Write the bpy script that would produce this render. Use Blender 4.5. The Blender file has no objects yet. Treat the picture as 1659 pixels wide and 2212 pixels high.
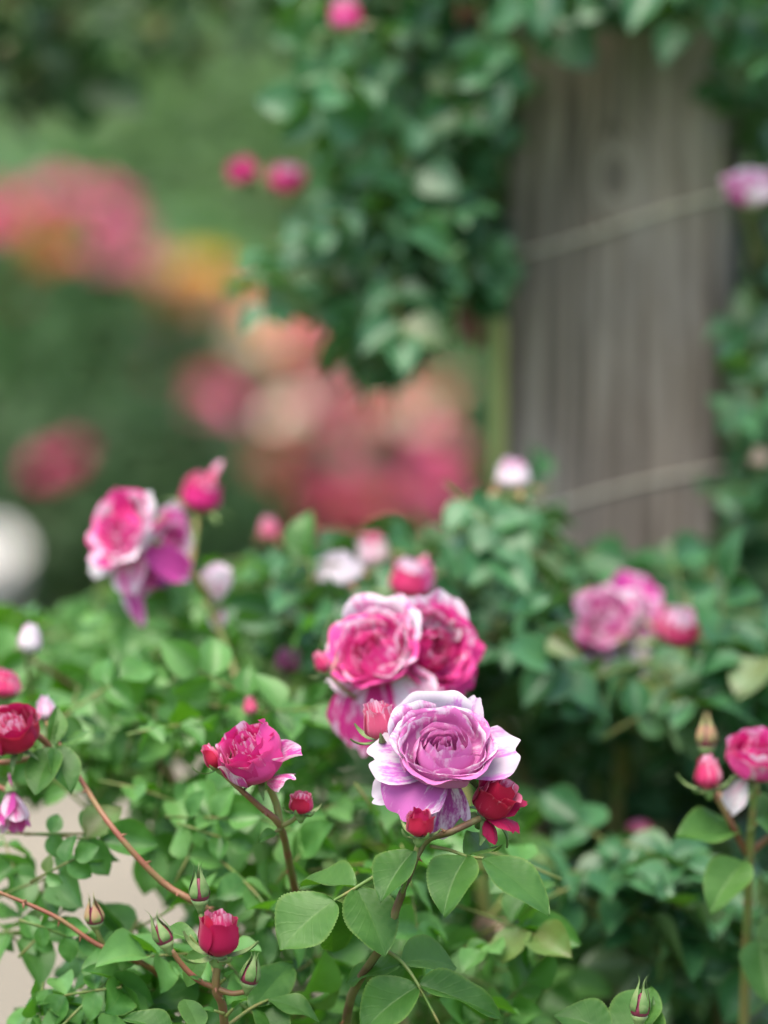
import bpy, math, random
import numpy as np
from mathutils import Vector, Matrix, noise

# ------------------------------------------------------------------ camera, sky, sun, exposure
scene = bpy.context.scene
col = scene.collection
PITCH = math.radians(8.0)
CAM = Vector((0, 0, 1.35))
KW = 13.0 / 75.0                      # frame width per metre of distance
FOCUS = 2.10
FW = Vector((0, math.cos(PITCH), -math.sin(PITCH)))
RT = Vector((1, 0, 0))
UP = Vector((0, math.sin(PITCH), math.cos(PITCH)))

cam_data = bpy.data.cameras.new('camera')
cam = bpy.data.objects.new('camera', cam_data)
col.objects.link(cam)
cam.location = CAM
cam.rotation_euler = (math.radians(90) - PITCH, 0, 0)
cam_data.sensor_fit = 'HORIZONTAL'
cam_data.sensor_width = 13.0
cam_data.lens = 75.0
cam_data.clip_start = 0.05
cam_data.clip_end = 500
cam_data.dof.use_dof = True
cam_data.dof.focus_distance = FOCUS
cam_data.dof.aperture_fstop = 1.72
cam_data.dof.aperture_blades = 0
scene.camera = cam

SUN_EL, SUN_AZ = math.radians(70), math.radians(215)   # azimuth clockwise from +Y
world = bpy.data.worlds.new('World')
scene.world = world
world.use_nodes = True
wn = world.node_tree.nodes
sky = wn.new('ShaderNodeTexSky')
sky.sky_type = 'NISHITA'
sky.sun_disc = False
sky.sun_elevation = SUN_EL
sky.sun_rotation = SUN_AZ
sky.air_density = 1.0
sky.dust_density = 3.5
sky.ozone_density = 0.3
wn['Background'].inputs['Strength'].default_value = 0.125
world.node_tree.links.new(sky.outputs[0], wn['Background'].inputs['Color'])

sun_data = bpy.data.lights.new('sun', 'SUN')
sun_data.energy = 1.5
sun_data.angle = math.radians(50)
sun_data.color = (1.0, 0.93, 0.82)
sun = bpy.data.objects.new('sun', sun_data)
col.objects.link(sun)
sd = Vector((math.sin(SUN_AZ) * math.cos(SUN_EL), math.cos(SUN_AZ) * math.cos(SUN_EL), math.sin(SUN_EL)))
sun.rotation_euler = sd.to_track_quat('Z', 'Y').to_euler()
sun.location = (0, -3, 8)

vs = scene.view_settings
vs.view_transform = 'Standard'
vs.look = 'None'
vs.gamma = 1.0
vs.use_curve_mapping = False
vs.exposure = 1.62
scene.cycles.use_denoising = True
scene.cycles.max_bounces = 5
scene.cycles.diffuse_bounces = 3
scene.cycles.glossy_bounces = 2
scene.cycles.caustics_reflective = False
scene.cycles.caustics_refractive = False
scene.cycles.transparent_max_bounces = 4

# ------------------------------------------------------------------ helpers
rng = random.Random(7)
WM = {}                                # world matrices


def P(x, y, d):
    """point seen at (x, y) of a 1659 x 2212 picture, d metres along the lens axis"""
    return CAM + FW * d + RT * ((x - 829.5) / 1659 * KW * d) - UP * ((y - 1106) / 1659 * KW * d)


def px(d=FOCUS):
    return KW * d / 1659.0


def cv(r, u, f):
    return (RT * r + UP * u - FW * f).normalized()


def link(o, M, parent=None):
    col.objects.link(o)
    WM[o] = M
    if parent is not None:
        o.parent = parent
        o.matrix_basis = WM[parent].inverted() @ M
    else:
        o.matrix_basis = M
    return o


def mesh_obj(name, me, M, parent=None):
    return link(bpy.data.objects.new(name, me), M, parent)


def tag(o, label=None, cat=None, group=None, kind=None):
    if label: o['label'] = label
    if cat: o['category'] = cat
    if group: o['group'] = group
    if kind: o['kind'] = kind
    return o


def empty(name, loc):
    o = bpy.data.objects.new(name, None)
    o.empty_display_size = 0.02
    return link(o, Matrix.Translation(loc))


def mesh_from(name, verts, faces, mat=None, uvs=None, smooth=True):
    me = bpy.data.meshes.new(name)
    me.from_pydata(verts, [], faces)
    if uvs is not None:
        uvl = me.uv_layers.new(name='UVMap')
        vi = np.empty(len(me.loops), dtype=np.int32)
        me.loops.foreach_get('vertex_index', vi)
        uvl.data.foreach_set('uv', np.asarray(uvs, dtype=np.float32)[vi].ravel())
    if smooth:
        me.polygons.foreach_set('use_smooth', [True] * len(me.polygons))
    if mat: me.materials.append(mat)
    me.update()
    return me


def grid(name, f, nu, nv, mat):
    vs_, uv, fs = [], [], []
    for j in range(nv + 1):
        for i in range(nu + 1):
            u = -1 + 2 * i / nu
            v = j / nv
            vs_.append(f(u, v)); uv.append(((u + 1) / 2, v))
    for j in range(nv):
        for i in range(nu):
            a = j * (nu + 1) + i
            fs.append((a, a + 1, a + nu + 2, a + nu + 1))
    return mesh_from(name, vs_, fs, mat, uv)


def smooth_path(pts, n=4):
    out = []
    L = len(pts)
    for i in range(L - 1):
        p0, p1, p2, p3 = pts[max(0, i - 1)], pts[i], pts[i + 1], pts[min(L - 1, i + 2)]
        for k in range(n):
            t = k / n
            out.append(0.5 * ((2 * p1) + (p2 - p0) * t + (2 * p0 - 5 * p1 + 4 * p2 - p3) * t * t + (3 * p1 - p0 - 3 * p2 + p3) * t ** 3))
    out.append(pts[-1])
    return out


def tube_data(pts, r0, r1, seg=7, closed=False):
    vs_, fs = [], []
    n = len(pts)
    ref = Vector((0.31, 0.17, 0.93))
    for i, p in enumerate(pts):
        if closed:
            t = pts[(i + 1) % n] - pts[i - 1]
        else:
            t = pts[min(n - 1, i + 1)] - pts[max(0, i - 1)]
        t = t.normalized()
        a = t.cross(ref).normalized(); b = t.cross(a)
        r = r0 + (r1 - r0) * i / max(1, n - 1)
        for k in range(seg):
            th = 2 * math.pi * k / seg
            vs_.append(p + a * (r * math.cos(th)) + b * (r * math.sin(th)))
    m = n if closed else n - 1
    for i in range(m):
        i2 = (i + 1) % n
        for k in range(seg):
            k2 = (k + 1) % seg
            fs.append((i * seg + k, i * seg + k2, i2 * seg + k2, i2 * seg + k))
    if not closed:
        fs.append(tuple(range(seg))[::-1]); fs.append(tuple((n - 1) * seg + k for k in range(seg)))
    return vs_, fs


def tube(name, pts, r0, r1, mat, parent=None, seg=7, n=4, closed=False):
    sp = smooth_path(pts, n) if not closed else pts
    o = sp[0].copy()
    v, f = tube_data([p - o for p in sp], r0, r1, seg, closed)
    return mesh_obj(name, mesh_from(name, v, f, mat), Matrix.Translation(o), parent)


def lathe(name, prof, seg, mat):
    v, f = [], []
    for (r, z) in prof:
        for k in range(seg):
            t = 2 * math.pi * k / seg
            v.append((r * math.cos(t), r * math.sin(t), z))
    for i in range(len(prof) - 1):
        for k in range(seg):
            k2 = (k + 1) % seg
            f.append((i * seg + k, i * seg + k2, (i + 1) * seg + k2, (i + 1) * seg + k))
    return mesh_from(name, v, f, mat)


# ------------------------------------------------------------------ materials
class NT:
    def __init__(self, name):
        self.m = bpy.data.materials.new(name)
        self.m.use_nodes = True
        self.t = self.m.node_tree
        self.n = self.t.nodes
        self.n.clear()
        self.out = self.n.new('ShaderNodeOutputMaterial')

    def new(self, typ, **kw):
        nd = self.n.new('ShaderNode' + typ)
        for k, v in kw.items():
            setattr(nd, k, v)
        return nd

    def l(self, a, b):
        self.t.links.new(a, b)

    def val(self, sock, v):
        if isinstance(v, (int, float, tuple, list)):
            sock.default_value = v
        else:
            self.l(v, sock)

    def math(self, op, a, b=0.0, c=0.0, clamp=False):
        nd = self.new('Math', operation=op, use_clamp=clamp)
        for i, v in enumerate((a, b, c)):
            self.val(nd.inputs[i], v)
        return nd.outputs[0]

    def mix(self, f, a, b):
        nd = self.new('Mix', data_type='RGBA')
        self.val(nd.inputs[0], f)
        for i, v in ((6, a), (7, b)):
            if isinstance(v, tuple) and len(v) == 3: v = v + (1,)
            self.val(nd.inputs[i], v)
        return nd.outputs[2]

    def ramp(self, f, a, b):
        nd = self.new('MapRange', interpolation_type='SMOOTHSTEP')
        self.val(nd.inputs[0], f)
        nd.inputs[1].default_value = a; nd.inputs[2].default_value = b
        return nd.outputs[0]

    def noise(self, vec, scale, detail=2.0, rough=0.5, dim='3D', w=None):
        nd = self.new('TexNoise', noise_dimensions=dim)
        if vec is not None: self.l(vec, nd.inputs['Vector'])
        nd.inputs['Scale'].default_value = scale
        nd.inputs['Detail'].default_value = detail
        nd.inputs['Roughness'].default_value = rough
        if w is not None: self.val(nd.inputs['W'], w)
        return nd.outputs[0]


def c4(c):
    return (c[0], c[1], c[2], 1)


def mat_plain(name, a, b=None, rough=0.6, scale=60, bump=0.0, spec=0.4):
    m = NT(name)
    bs = m.new('BsdfPrincipled')
    tc = m.new('TexCoord')
    f = m.noise(tc.outputs['Object'], scale, 4)
    m.l(m.mix(m.ramp(f, 0.35, 0.65), a, b or tuple(x * 0.75 for x in a)), bs.inputs['Base Color'])
    bs.inputs['Roughness'].default_value = rough
    bs.inputs['Specular IOR Level'].default_value = spec
    if bump:
        bp = m.new('Bump'); bp.inputs['Strength'].default_value = bump; bp.inputs['Distance'].default_value = 0.001
        m.l(f, bp.inputs['Height']); m.l(bp.outputs[0], bs.inputs['Normal'])
    m.l(bs.outputs[0], m.out.inputs[0])
    return m.m


def mat_leaf(name, cols, under, rough=0.40, spec=0.38, trans=0.27, tcol=(0.13, 0.40, 0.01), veins=True, bronze=0.45):
    m = NT(name)
    g = m.new('NewGeometry'); oi = m.new('ObjectInfo'); uv = m.new('UVMap')
    rnd = m.math('FRACT', m.math('ADD', oi.outputs['Random'], g.outputs['Random Per Island']))
    c = m.mix(m.ramp(rnd, 0.0, 0.5), cols[0], cols[1])
    c = m.mix(m.ramp(rnd, 0.5, 1.0), c, cols[2])
    r2 = m.math('FRACT', m.math('MULTIPLY', rnd, 17.31))
    c = m.mix(m.math('MULTIPLY', m.ramp(r2, 0.93, 0.98), bronze), c, (0.17, 0.11, 0.03))
    sx = m.new('SeparateXYZ'); m.l(uv.outputs[0], sx.inputs[0])
    au = m.math('ABSOLUTE', m.math('SUBTRACT', sx.outputs[0], 0.5))
    tc = m.new('TexCoord')
    blot = m.noise(tc.outputs['Object'], 2.2, 3)
    c = m.mix(m.math('MULTIPLY', m.ramp(blot, 0.35, 0.75), 0.35), c, tuple(x * 1.5 for x in cols[2]))
    h = None
    if veins:
        mid = m.ramp(au, 0.018, 0.004)
        lat = m.math('SINE', m.math('MULTIPLY', m.math('SUBTRACT', sx.outputs[1], m.math('MULTIPLY', au, 0.75)), 46.0))
        lat = m.ramp(lat, 0.72, 1.0)
        vein = m.math('MAXIMUM', mid, m.math('MULTIPLY', lat, 0.12))
        c = m.mix(m.math('MULTIPLY', vein, 0.28), c, (0.17, 0.27, 0.06))
        bp = m.new('Bump'); bp.inputs['Strength'].default_value = 0.12; bp.inputs['Distance'].default_value = 0.015
        bp.invert = True
        m.l(vein, bp.inputs['Height']); h = bp.outputs[0]
    edge = m.ramp(au, 0.45, 0.5)
    c = m.mix(m.math('MULTIPLY', edge, 0.35), c, (0.16, 0.24, 0.05))
    c = m.mix(g.outputs['Backfacing'], under, c)      # leaf tops are the mesh's back faces
    bs = m.new('BsdfPrincipled')
    m.l(c, bs.inputs['Base Color'])
    bs.inputs['Roughness'].default_value = rough
    bs.inputs['Specular IOR Level'].default_value = spec
    tr = m.new('BsdfTranslucent'); tr.inputs[0].default_value = c4(tcol)
    if h is not None:
        m.l(h, bs.inputs['Normal'])
    mx = m.new('MixShader'); mx.inputs[0].default_value = trans
    m.l(bs.outputs[0], mx.inputs[1]); m.l(tr.outputs[0], mx.inputs[2])
    m.l(mx.outputs[0], m.out.inputs[0])
    return m.m


def mat_petal(name, dark, light, lo, hi, rim=0.35, back=None, backmix=0.0, scale=5.0, trans=0.35, basec=None):
    """striped petal: streaks run from the base to the rim; lo/hi place the streak threshold"""
    m = NT(name)
    g = m.new('NewGeometry'); oi = m.new('ObjectInfo'); uv = m.new('UVMap')
    sx = m.new('SeparateXYZ'); m.l(uv.outputs[0], sx.inputs[0])
    v = sx.outputs[1]
    cx = m.new('CombineXYZ')
    fan = m.math('ADD', 0.35, m.math('MULTIPLY', v, 0.65))
    m.l(m.math('MULTIPLY', m.math('SUBTRACT', sx.outputs[0], 0.5), m.math('DIVIDE', 1.0, 1.0)), cx.inputs[0])
    m.l(m.math('MULTIPLY', v, 0.16), cx.inputs[1])
    m.l(m.math('MULTIPLY', oi.outputs['Random'], 37.0), cx.inputs[2])
    n1 = m.noise(cx.outputs[0], scale, 4, 0.62)
    cx2 = m.new('CombineXYZ')
    m.l(sx.outputs[0], cx2.inputs[0]); m.l(m.math('MULTIPLY', v, 0.5), cx2.inputs[1])
    m.l(m.math('MULTIPLY', oi.outputs['Random'], 91.0), cx2.inputs[2])
    n2 = m.noise(cx2.outputs[0], scale * 5, 3, 0.6)
    s = m.math('ADD', m.math('MULTIPLY', n1, 0.78), m.math('MULTIPLY', n2, 0.22))
    s = m.math('ADD', s, m.math('MULTIPLY', m.ramp(v, 0.72, 1.0), rim * 0.3))
    s = m.math('ADD', s, m.math('MULTIPLY', m.math('SUBTRACT', oi.outputs['Random'], 0.5), 0.1))
    fac = m.ramp(s, lo, hi)
    c = m.mix(fac, dark, light)
    if basec:
        c = m.mix(m.math('MULTIPLY', m.ramp(v, 0.3, 0.02), 0.8), c, basec)
    if back:
        c = m.mix(m.math('MULTIPLY', g.outputs['Backfacing'], backmix), c, back)
    # fine veins along the petal
    vn = m.math('SINE', m.math('MULTIPLY', sx.outputs[0], 120.0))
    bs = m.new('BsdfPrincipled')
    m.l(c, bs.inputs['Base Color'])
    bs.inputs['Roughness'].default_value = 0.55
    bs.inputs['Specular IOR Level'].default_value = 0.25
    bs.inputs['Sheen Weight'].default_value = 0.15
    bs.inputs['Sheen Roughness'].default_value = 0.4
    bp = m.new('Bump'); bp.inputs['Strength'].default_value = 0.12; bp.inputs['Distance'].default_value = 0.0004
    m.l(m.math('ADD', m.math('MULTIPLY', vn, 0.35), n2), bp.inputs['Height']); m.l(bp.outputs[0], bs.inputs['Normal'])
    tr = m.new('BsdfTranslucent'); m.l(c, tr.inputs[0])
    mx = m.new('MixShader'); mx.inputs[0].default_value = trans
    m.l(bs.outputs[0], mx.inputs[1]); m.l(tr.outputs[0], mx.inputs[2])
    m.l(mx.outputs[0], m.out.inputs[0])
    return m.m


G1, G2, G3 = (0.024, 0.095, 0.014), (0.058, 0.170, 0.034), (0.112, 0.250, 0.070)
M = {}
M['leaf'] = mat_leaf('fresh_rose_leaf', [G1, G2, G3], (0.08, 0.20, 0.045))
M['leaf_hero'] = mat_leaf('deep_green_rose_leaf', [(0.022, 0.078, 0.011), (0.038, 0.108, 0.019), (0.060, 0.140, 0.030)], (0.06, 0.13, 0.035), rough=0.48, spec=0.27, trans=0.2, bronze=0.0)
M['leaf_dark'] = mat_leaf('mature_rose_leaf', [(0.014, 0.065, 0.020), (0.028, 0.102, 0.036), (0.050, 0.145, 0.060)], (0.08, 0.14, 0.06), rough=0.40, spec=0.4, trans=0.10)
M['leaf_climb'] = mat_leaf('climbing_rose_leaf', [(0.014, 0.065, 0.022), (0.030, 0.110, 0.042), (0.056, 0.155, 0.070)], (0.08, 0.15, 0.07), rough=0.40, spec=0.5, trans=0.16)
M['leaf_over'] = mat_leaf('shaded_overhang_leaf', [(0.008, 0.032, 0.009), (0.014, 0.048, 0.013), (0.024, 0.066, 0.02)], (0.03, 0.07, 0.02), rough=0.5, spec=0.3, trans=0.06)  # backlit shade of the overhanging leaves is put into these darker base colours
M['leaf_far'] = mat_leaf('far_bush_leaf', [(0.05, 0.13, 0.035), (0.08, 0.18, 0.055), (0.12, 0.24, 0.08)], (0.09, 0.18, 0.07), veins=False)
M['leaf_shrub'] = mat_leaf('shrub_leaf', [(0.09, 0.19, 0.055), (0.15, 0.28, 0.095), (0.20, 0.35, 0.14)], (0.14, 0.25, 0.09), veins=False, trans=0.3, tcol=(0.16, 0.3, 0.05))
LW = (0.74, 0.60, 0.70)
M['lilac'] = mat_petal('lilac_petal', (0.62, 0.18, 0.45), LW, 0.55, 0.80, rim=0.25)
M['lilac_rim'] = mat_petal('lilac_petal_pale_rim', (0.62, 0.17, 0.44), LW, 0.49, 0.64, rim=0.28)
M['lilac_solid'] = mat_petal('lilac_petal_solid', (0.55, 0.13, 0.43), LW, 0.54, 0.70, rim=0.2)
M['lilac_white'] = mat_petal('white_petal_lilac_streaks', (0.55, 0.15, 0.52), (0.62, 0.53, 0.61), 0.38, 0.53, rim=0.25, basec=(0.75, 0.6, 0.7))
M['lilac_streak'] = mat_petal('white_petal_wide_lilac_streaks', (0.62, 0.20, 0.56), (0.62, 0.52, 0.61), 0.42, 0.56, rim=0.1, scale=4)
M['lilac_stripe'] = mat_petal('striped_purple_petal', (0.38, 0.045, 0.26), (0.78, 0.60, 0.70), 0.47, 0.64, rim=0.25)
PW = (0.82, 0.54, 0.70)
M['pink'] = mat_petal('pink_petal', (0.74, 0.065, 0.31), PW, 0.53, 0.67, rim=0.12)
M['pink_pale'] = mat_petal('pale_pink_petal', (0.76, 0.13, 0.40), (0.80, 0.64, 0.73), 0.42, 0.56, rim=0.2)
M['pink_solid'] = mat_petal('hot_pink_petal', (0.66, 0.028, 0.22), PW, 0.60, 0.72, rim=0.3)
M['pink_droop'] = mat_petal('hot_pink_petal_white_streaks', (0.66, 0.03, 0.24), PW, 0.53, 0.62, rim=0.25, scale=4)
M['mag_solid'] = mat_petal('magenta_petal', (0.64, 0.07, 0.36), (0.80, 0.58, 0.72), 0.50, 0.66, rim=0.3)
M['white_petal'] = mat_petal('white_pink_petal', (0.82, 0.42, 0.58), (0.88, 0.80, 0.84), 0.30, 0.5, rim=0.3)
M['red'] = mat_petal('crimson_petal', (0.46, 0.012, 0.055), (0.80, 0.36, 0.48), 0.60, 0.82, rim=0.25, back=(0.78, 0.25, 0.40), backmix=0.55, scale=6)
M['red_solid'] = mat_petal('deep_crimson_petal', (0.42, 0.008, 0.075), (0.70, 0.16, 0.32), 0.66, 0.9, rim=0.1, scale=6)
M['redpink'] = mat_petal('rosy_bud_petal', (0.66, 0.045, 0.17), (0.88, 0.50, 0.64), 0.50, 0.74, rim=0.4, scale=6)
M['coral'] = mat_petal('coral_bud_petal', (0.74, 0.12, 0.25), (0.82, 0.50, 0.62), 0.50, 0.70, rim=0.3, scale=6)
M['far_salmon'] = mat_plain('salmon_petal', (0.60, 0.22, 0.17), (0.62, 0.32, 0.25), 0.6, 20)
M['far_red'] = mat_plain('coral_red_petal', (0.64, 0.10, 0.11), (0.66, 0.17, 0.17), 0.6, 20)
M['far_coral'] = mat_plain('coral_petal', (0.68, 0.30, 0.24), (0.72, 0.40, 0.32), 0.6, 20)
M['far_pink'] = mat_plain('far_pink_petal', (0.76, 0.07, 0.27), (0.80, 0.20, 0.42), 0.6, 20)
M['far_crimson'] = mat_plain('far_crimson_petal', (0.50, 0.02, 0.13), (0.58, 0.04, 0.2), 0.6, 20)
M['far_yellow'] = mat_plain('far_yellow_petal', (0.80, 0.58, 0.015), (0.80, 0.48, 0.04), 0.6, 20)
M['far_orange'] = mat_plain('far_orange_petal', (0.75, 0.30, 0.07), (0.72, 0.38, 0.15), 0.6, 20)
M['far_cream'] = mat_plain('far_cream_petal', (0.85, 0.66, 0.52), (0.86, 0.74, 0.62), 0.6, 20)
M['far_white'] = mat_plain('far_white_petal', (0.86, 0.84, 0.80), (0.8, 0.78, 0.72), 0.6, 20)
M['cane_red'] = mat_plain('reddish_cane', (0.24, 0.075, 0.05), (0.19, 0.13, 0.05), 0.5, 60, 0.4)
M['cane_brown'] = mat_plain('brown_cane', (0.11, 0.055, 0.03), (0.15, 0.13, 0.05), 0.55, 60, 0.6)
M['cane_green'] = mat_plain('green_cane', (0.16, 0.22, 0.06), (0.24, 0.18, 0.07), 0.5, 60, 0.15)
M['cane_yellow'] = mat_plain('yellow_green_cane', (0.50, 0.52, 0.17), (0.44, 0.47, 0.15), 0.5, 40, 0.15)
M['petiole'] = mat_plain('petiole_green', (0.09, 0.17, 0.035), (0.16, 0.15, 0.045), 0.5, 120)
M['sepal'] = mat_plain('sepal_green', (0.10, 0.19, 0.05), (0.17, 0.24, 0.09), 0.6, 200)
M['sepal_red'] = mat_plain('sepal_reddish', (0.22, 0.25, 0.09), (0.34, 0.17, 0.10), 0.6, 120)
M['hip'] = mat_plain('hip_green', (0.15, 0.24, 0.08), (0.20, 0.27, 0.10), 0.5, 200)
M['bud_core'] = mat_plain('bud_crimson_core', (0.16, 0.018, 0.045), (0.24, 0.04, 0.08), 0.5, 200)
M['stamen'] = mat_plain('stamen_cream', (0.78, 0.65, 0.42), (0.85, 0.78, 0.7), 0.6, 400)
M['wire'] = mat_plain('dull_tan_wire', (0.75, 0.68, 0.52), (0.66, 0.60, 0.48), 0.45, 200)
M['dry'] = mat_plain('dry_petal', (0.60, 0.46, 0.38), (0.48, 0.33, 0.25), 0.7, 80)
M['dry_pink'] = mat_plain('dry_pink_leaf', (0.45, 0.18, 0.15), (0.34, 0.15, 0.10), 0.7, 80)


def mat_wood():
    m = NT('weathered_grey_timber')
    tc = m.new('TexCoord')
    sx = m.new('SeparateXYZ'); m.l(tc.outputs['Object'], sx.inputs[0])
    x, y, z = sx.outputs[0], sx.outputs[1], sx.outputs[2]
    # grain flows round a knot (object space: knot centre KX, KZ)
    KX, KZ = 0.0, 1.169
    dx = m.math('SUBTRACT', x, KX); dz = m.math('SUBTRACT', z, KZ)
    rr = m.math('SQRT', m.math('ADD', m.math('MULTIPLY', dx, dx), m.math('MULTIPLY', m.math('MULTIPLY', dz, dz), 0.45)))
    near = m.ramp(rr, 0.030, 0.006)
    wob = m.new('CombineXYZ'); m.l(m.math('MULTIPLY', x, 1.0), wob.inputs[0]); m.l(y, wob.inputs[1]); m.l(m.math('MULTIPLY', z, 0.16), wob.inputs[2])
    n1 = m.noise(wob.outputs[0], 22, 3)
    cath = m.math('MULTIPLY', m.math('ABSOLUTE', m.math('ADD', x, m.math('MULTIPLY', m.math('SUBTRACT', n1, 0.5), 0.05))), 1.0)
    ring = m.math('ADD', m.math('MULTIPLY', cath, 430.0), m.math('MULTIPLY', z, 16.0))
    ringk = m.math('MULTIPLY', rr, 520.0)
    mixr = m.math('ADD', m.math('MULTIPLY', ring, m.math('SUBTRACT', 1.0, near)), m.math('MULTIPLY', ringk, near))
    w = m.math('ADD', m.math('MULTIPLY', m.math('SINE', mixr), 0.5), 0.5)
    fine = m.new('CombineXYZ'); m.l(m.math('MULTIPLY', x, 1.0), fine.inputs[0]); m.l(m.math('MULTIPLY', y, 1.0), fine.inputs[1]); m.l(m.math('MULTIPLY', z, 0.03), fine.inputs[2])
    n2 = m.noise(fine.outputs[0], 160, 5, 0.6)
    n3 = m.noise(wob.outputs[0], 34, 4, 0.6)
    c = m.mix(w, (0.18, 0.142, 0.112), (0.38, 0.315, 0.255))
    c = m.mix(m.math('MULTIPLY', m.ramp(n3, 0.42, 0.68), 0.8), c, (0.42, 0.365, 0.32))
    c = m.mix(m.math('MULTIPLY', m.ramp(n1, 0.52, 0.7), 0.5), c, (0.25, 0.165, 0.13))
    c = m.mix(m.math('MULTIPLY', m.ramp(n2, 0.52, 0.30), 0.75), c, (0.06, 0.05, 0.045))
    c = m.mix(m.math('MULTIPLY', m.ramp(rr, 0.020, 0.013), 0.55), c, (0.42, 0.36, 0.305))
    c = m.mix(m.math('MULTIPLY', m.ramp(rr, 0.0105, 0.006), 0.7), c, (0.14, 0.115, 0.10))
    bs = m.new('BsdfPrincipled'); m.l(c, bs.inputs['Base Color'])
    bs.inputs['Roughness'].default_value = 0.8; bs.inputs['Specular IOR Level'].default_value = 0.2
    bp = m.new('Bump'); bp.inputs['Strength'].default_value = 0.6; bp.inputs['Distance'].default_value = 0.002
    m.l(m.math('ADD', n2, m.math('MULTIPLY', w, 0.4)), bp.inputs['Height']); m.l(bp.outputs[0], bs.inputs['Normal'])
    m.l(bs.outputs[0], m.out.inputs[0])
    return m.m


def mat_ground(name, a, b, c_, s1=3.0, s2=60.0):
    m = NT(name)
    tc = m.new('TexCoord')
    f1 = m.noise(tc.outputs['Object'], s1, 4); f2 = m.noise(tc.outputs['Object'], s2, 3, 0.7)
    c = m.mix(m.ramp(f1, 0.35, 0.65), a, b)
    c = m.mix(m.math('MULTIPLY', m.ramp(f2, 0.45, 0.7), 0.5), c, c_)
    bs = m.new('BsdfPrincipled'); m.l(c, bs.inputs['Base Color']); bs.inputs['Roughness'].default_value = 0.9
    bs.inputs['Specular IOR Level'].default_value = 0.2
    bp = m.new('Bump'); bp.inputs['Strength'].default_value = 0.5; bp.inputs['Distance'].default_value = 0.01
    m.l(f2, bp.inputs['Height']); m.l(bp.outputs[0], bs.inputs['Normal'])
    m.l(bs.outputs[0], m.out.inputs[0])
    return m.m


M['wood'] = mat_wood()
M['lawn'] = mat_ground('lawn', (0.07, 0.14, 0.035), (0.10, 0.18, 0.05), (0.05, 0.11, 0.03), 0.6, 40)
M['path'] = mat_ground('sandy_path', (0.20, 0.178, 0.135), (0.23, 0.205, 0.155), (0.155, 0.138, 0.105), 1.5, 70)
M['soil'] = mat_ground('bed_soil', (0.11, 0.10, 0.085), (0.15, 0.13, 0.11), (0.07, 0.06, 0.05), 2, 50)
M['mulch'] = mat_ground('planting_soil', (0.05, 0.042, 0.032), (0.075, 0.06, 0.045), (0.03, 0.025, 0.02), 3, 50)

# ------------------------------------------------------------------ ground sheets
def sheet(name, x0, x1, y0, y1, z, mat, label=None):
    me = mesh_from(name, [(x0, y0, 0), (x1, y0, 0), (x1, y1, 0), (x0, y1, 0)], [(0, 1, 2, 3)], mat, smooth=False)
    o = mesh_obj(name, me, Matrix.Translation((0, 0, z)))
    o['kind'] = 'structure'
    return o


sheet('lawn_ground', -150, 150, -60, 300, 0.0, M['lawn'])
sheet('sandy_path', -12, 12, 4.0, 7.2, 0.004, M['path'])
sheet('planting_bed', -12, 12, 1.6, 3.7, 0.008, M['mulch'])
sheet('far_planting_bed', -12, 12, 7.8, 12.0, 0.004, M['soil'])

# ------------------------------------------------------------------ leaf meshes
def leaflet_fn(seed, hi):
    r = random.Random(seed)
    fold = r.uniform(0.08, 0.42); droop = r.uniform(0.02, 0.32); wav = r.uniform(0.015, 0.05)
    W = r.uniform(0.34, 0.40); asym = r.uniform(-0.05, 0.05); ph = r.uniform(0, 6.3); tw = r.uniform(-0.25, 0.25)
    side = r.uniform(-0.06, 0.06)

    if hi: fold *= 0.6

    def f(u, v):
        if hi: u = math.copysign(abs(u) ** 1.6, u)
        # ovate outline with a short point
        w = W * (math.sin(math.pi * min(1, v) ** 0.82) ** 0.72 if 0 < v < 1 else 0.0)
        if v > 0.86: w *= 1 - 0.25 * (v - 0.86) / 0.14
        if hi and abs(u) > 0.99 and 0.08 < v < 0.97:
            w *= 1.0 + (0.022 if round(v * 44) % 2 else -0.022)
        y = u * w + side * math.sin(math.pi * v)
        z = fold * abs(u) ** (1.05 if hi else 1.3) * w * 2 - droop * v * v + wav * math.sin(v * 9 + ph + u * 1.6) * abs(u) ** 1.5
        z += tw * u * w * v
        if hi: z += 0.011 * math.sin(46 * (v - 0.375 * abs(u))) * min(1, abs(u) * 3) * (1 - abs(u) ** 4)
        return (v, y, z)
    return f


def leaf_mats(kind):
    return M[kind]


LEAF_CACHE = {}


def leaflet_mesh(matkey, var, hi=False):
    k = (matkey, var, hi)
    if k not in LEAF_CACHE:
        LEAF_CACHE[k] = grid('leaflet', leaflet_fn(100 + var, hi), 12 if hi else 4, 44 if hi else 7, M[matkey])
    return LEAF_CACHE[k]


NVAR = 8
LO = []                                  # plain vertex data for joined foliage
for i in range(NVAR):
    f = leaflet_fn(100 + i, False)
    nu, nv = 4, 7
    vv = np.array([f(-1 + 2 * a / nu, b / nv) for b in range(nv + 1) for a in range(nu + 1)])
    uvv = np.array([(a / nu, b / nv) for b in range(nv + 1) for a in range(nu + 1)])
    ff = np.array([(b * (nu + 1) + a, b * (nu + 1) + a + 1, (b + 1) * (nu + 1) + a + 1, (b + 1) * (nu + 1) + a) for b in range(nv) for a in range(nu)])
    LO.append((vv, uvv, ff))


def frame(origin, xdir, nhint, scale, flip=False, wide=1.0):
    x = xdir.normalized()
    n = nhint - x * nhint.dot(x)
    n.normalize()
    y = n.cross(x)
    m = Matrix((
        (x.x * scale, y.x * scale * wide, n.x * scale, origin.x),
        (x.y * scale, y.y * scale * wide, n.y * scale, origin.y),
        (x.z * scale, y.z * scale * wide, n.z * scale, origin.z),
        (0, 0, 0, 1)))
    return m


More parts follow.
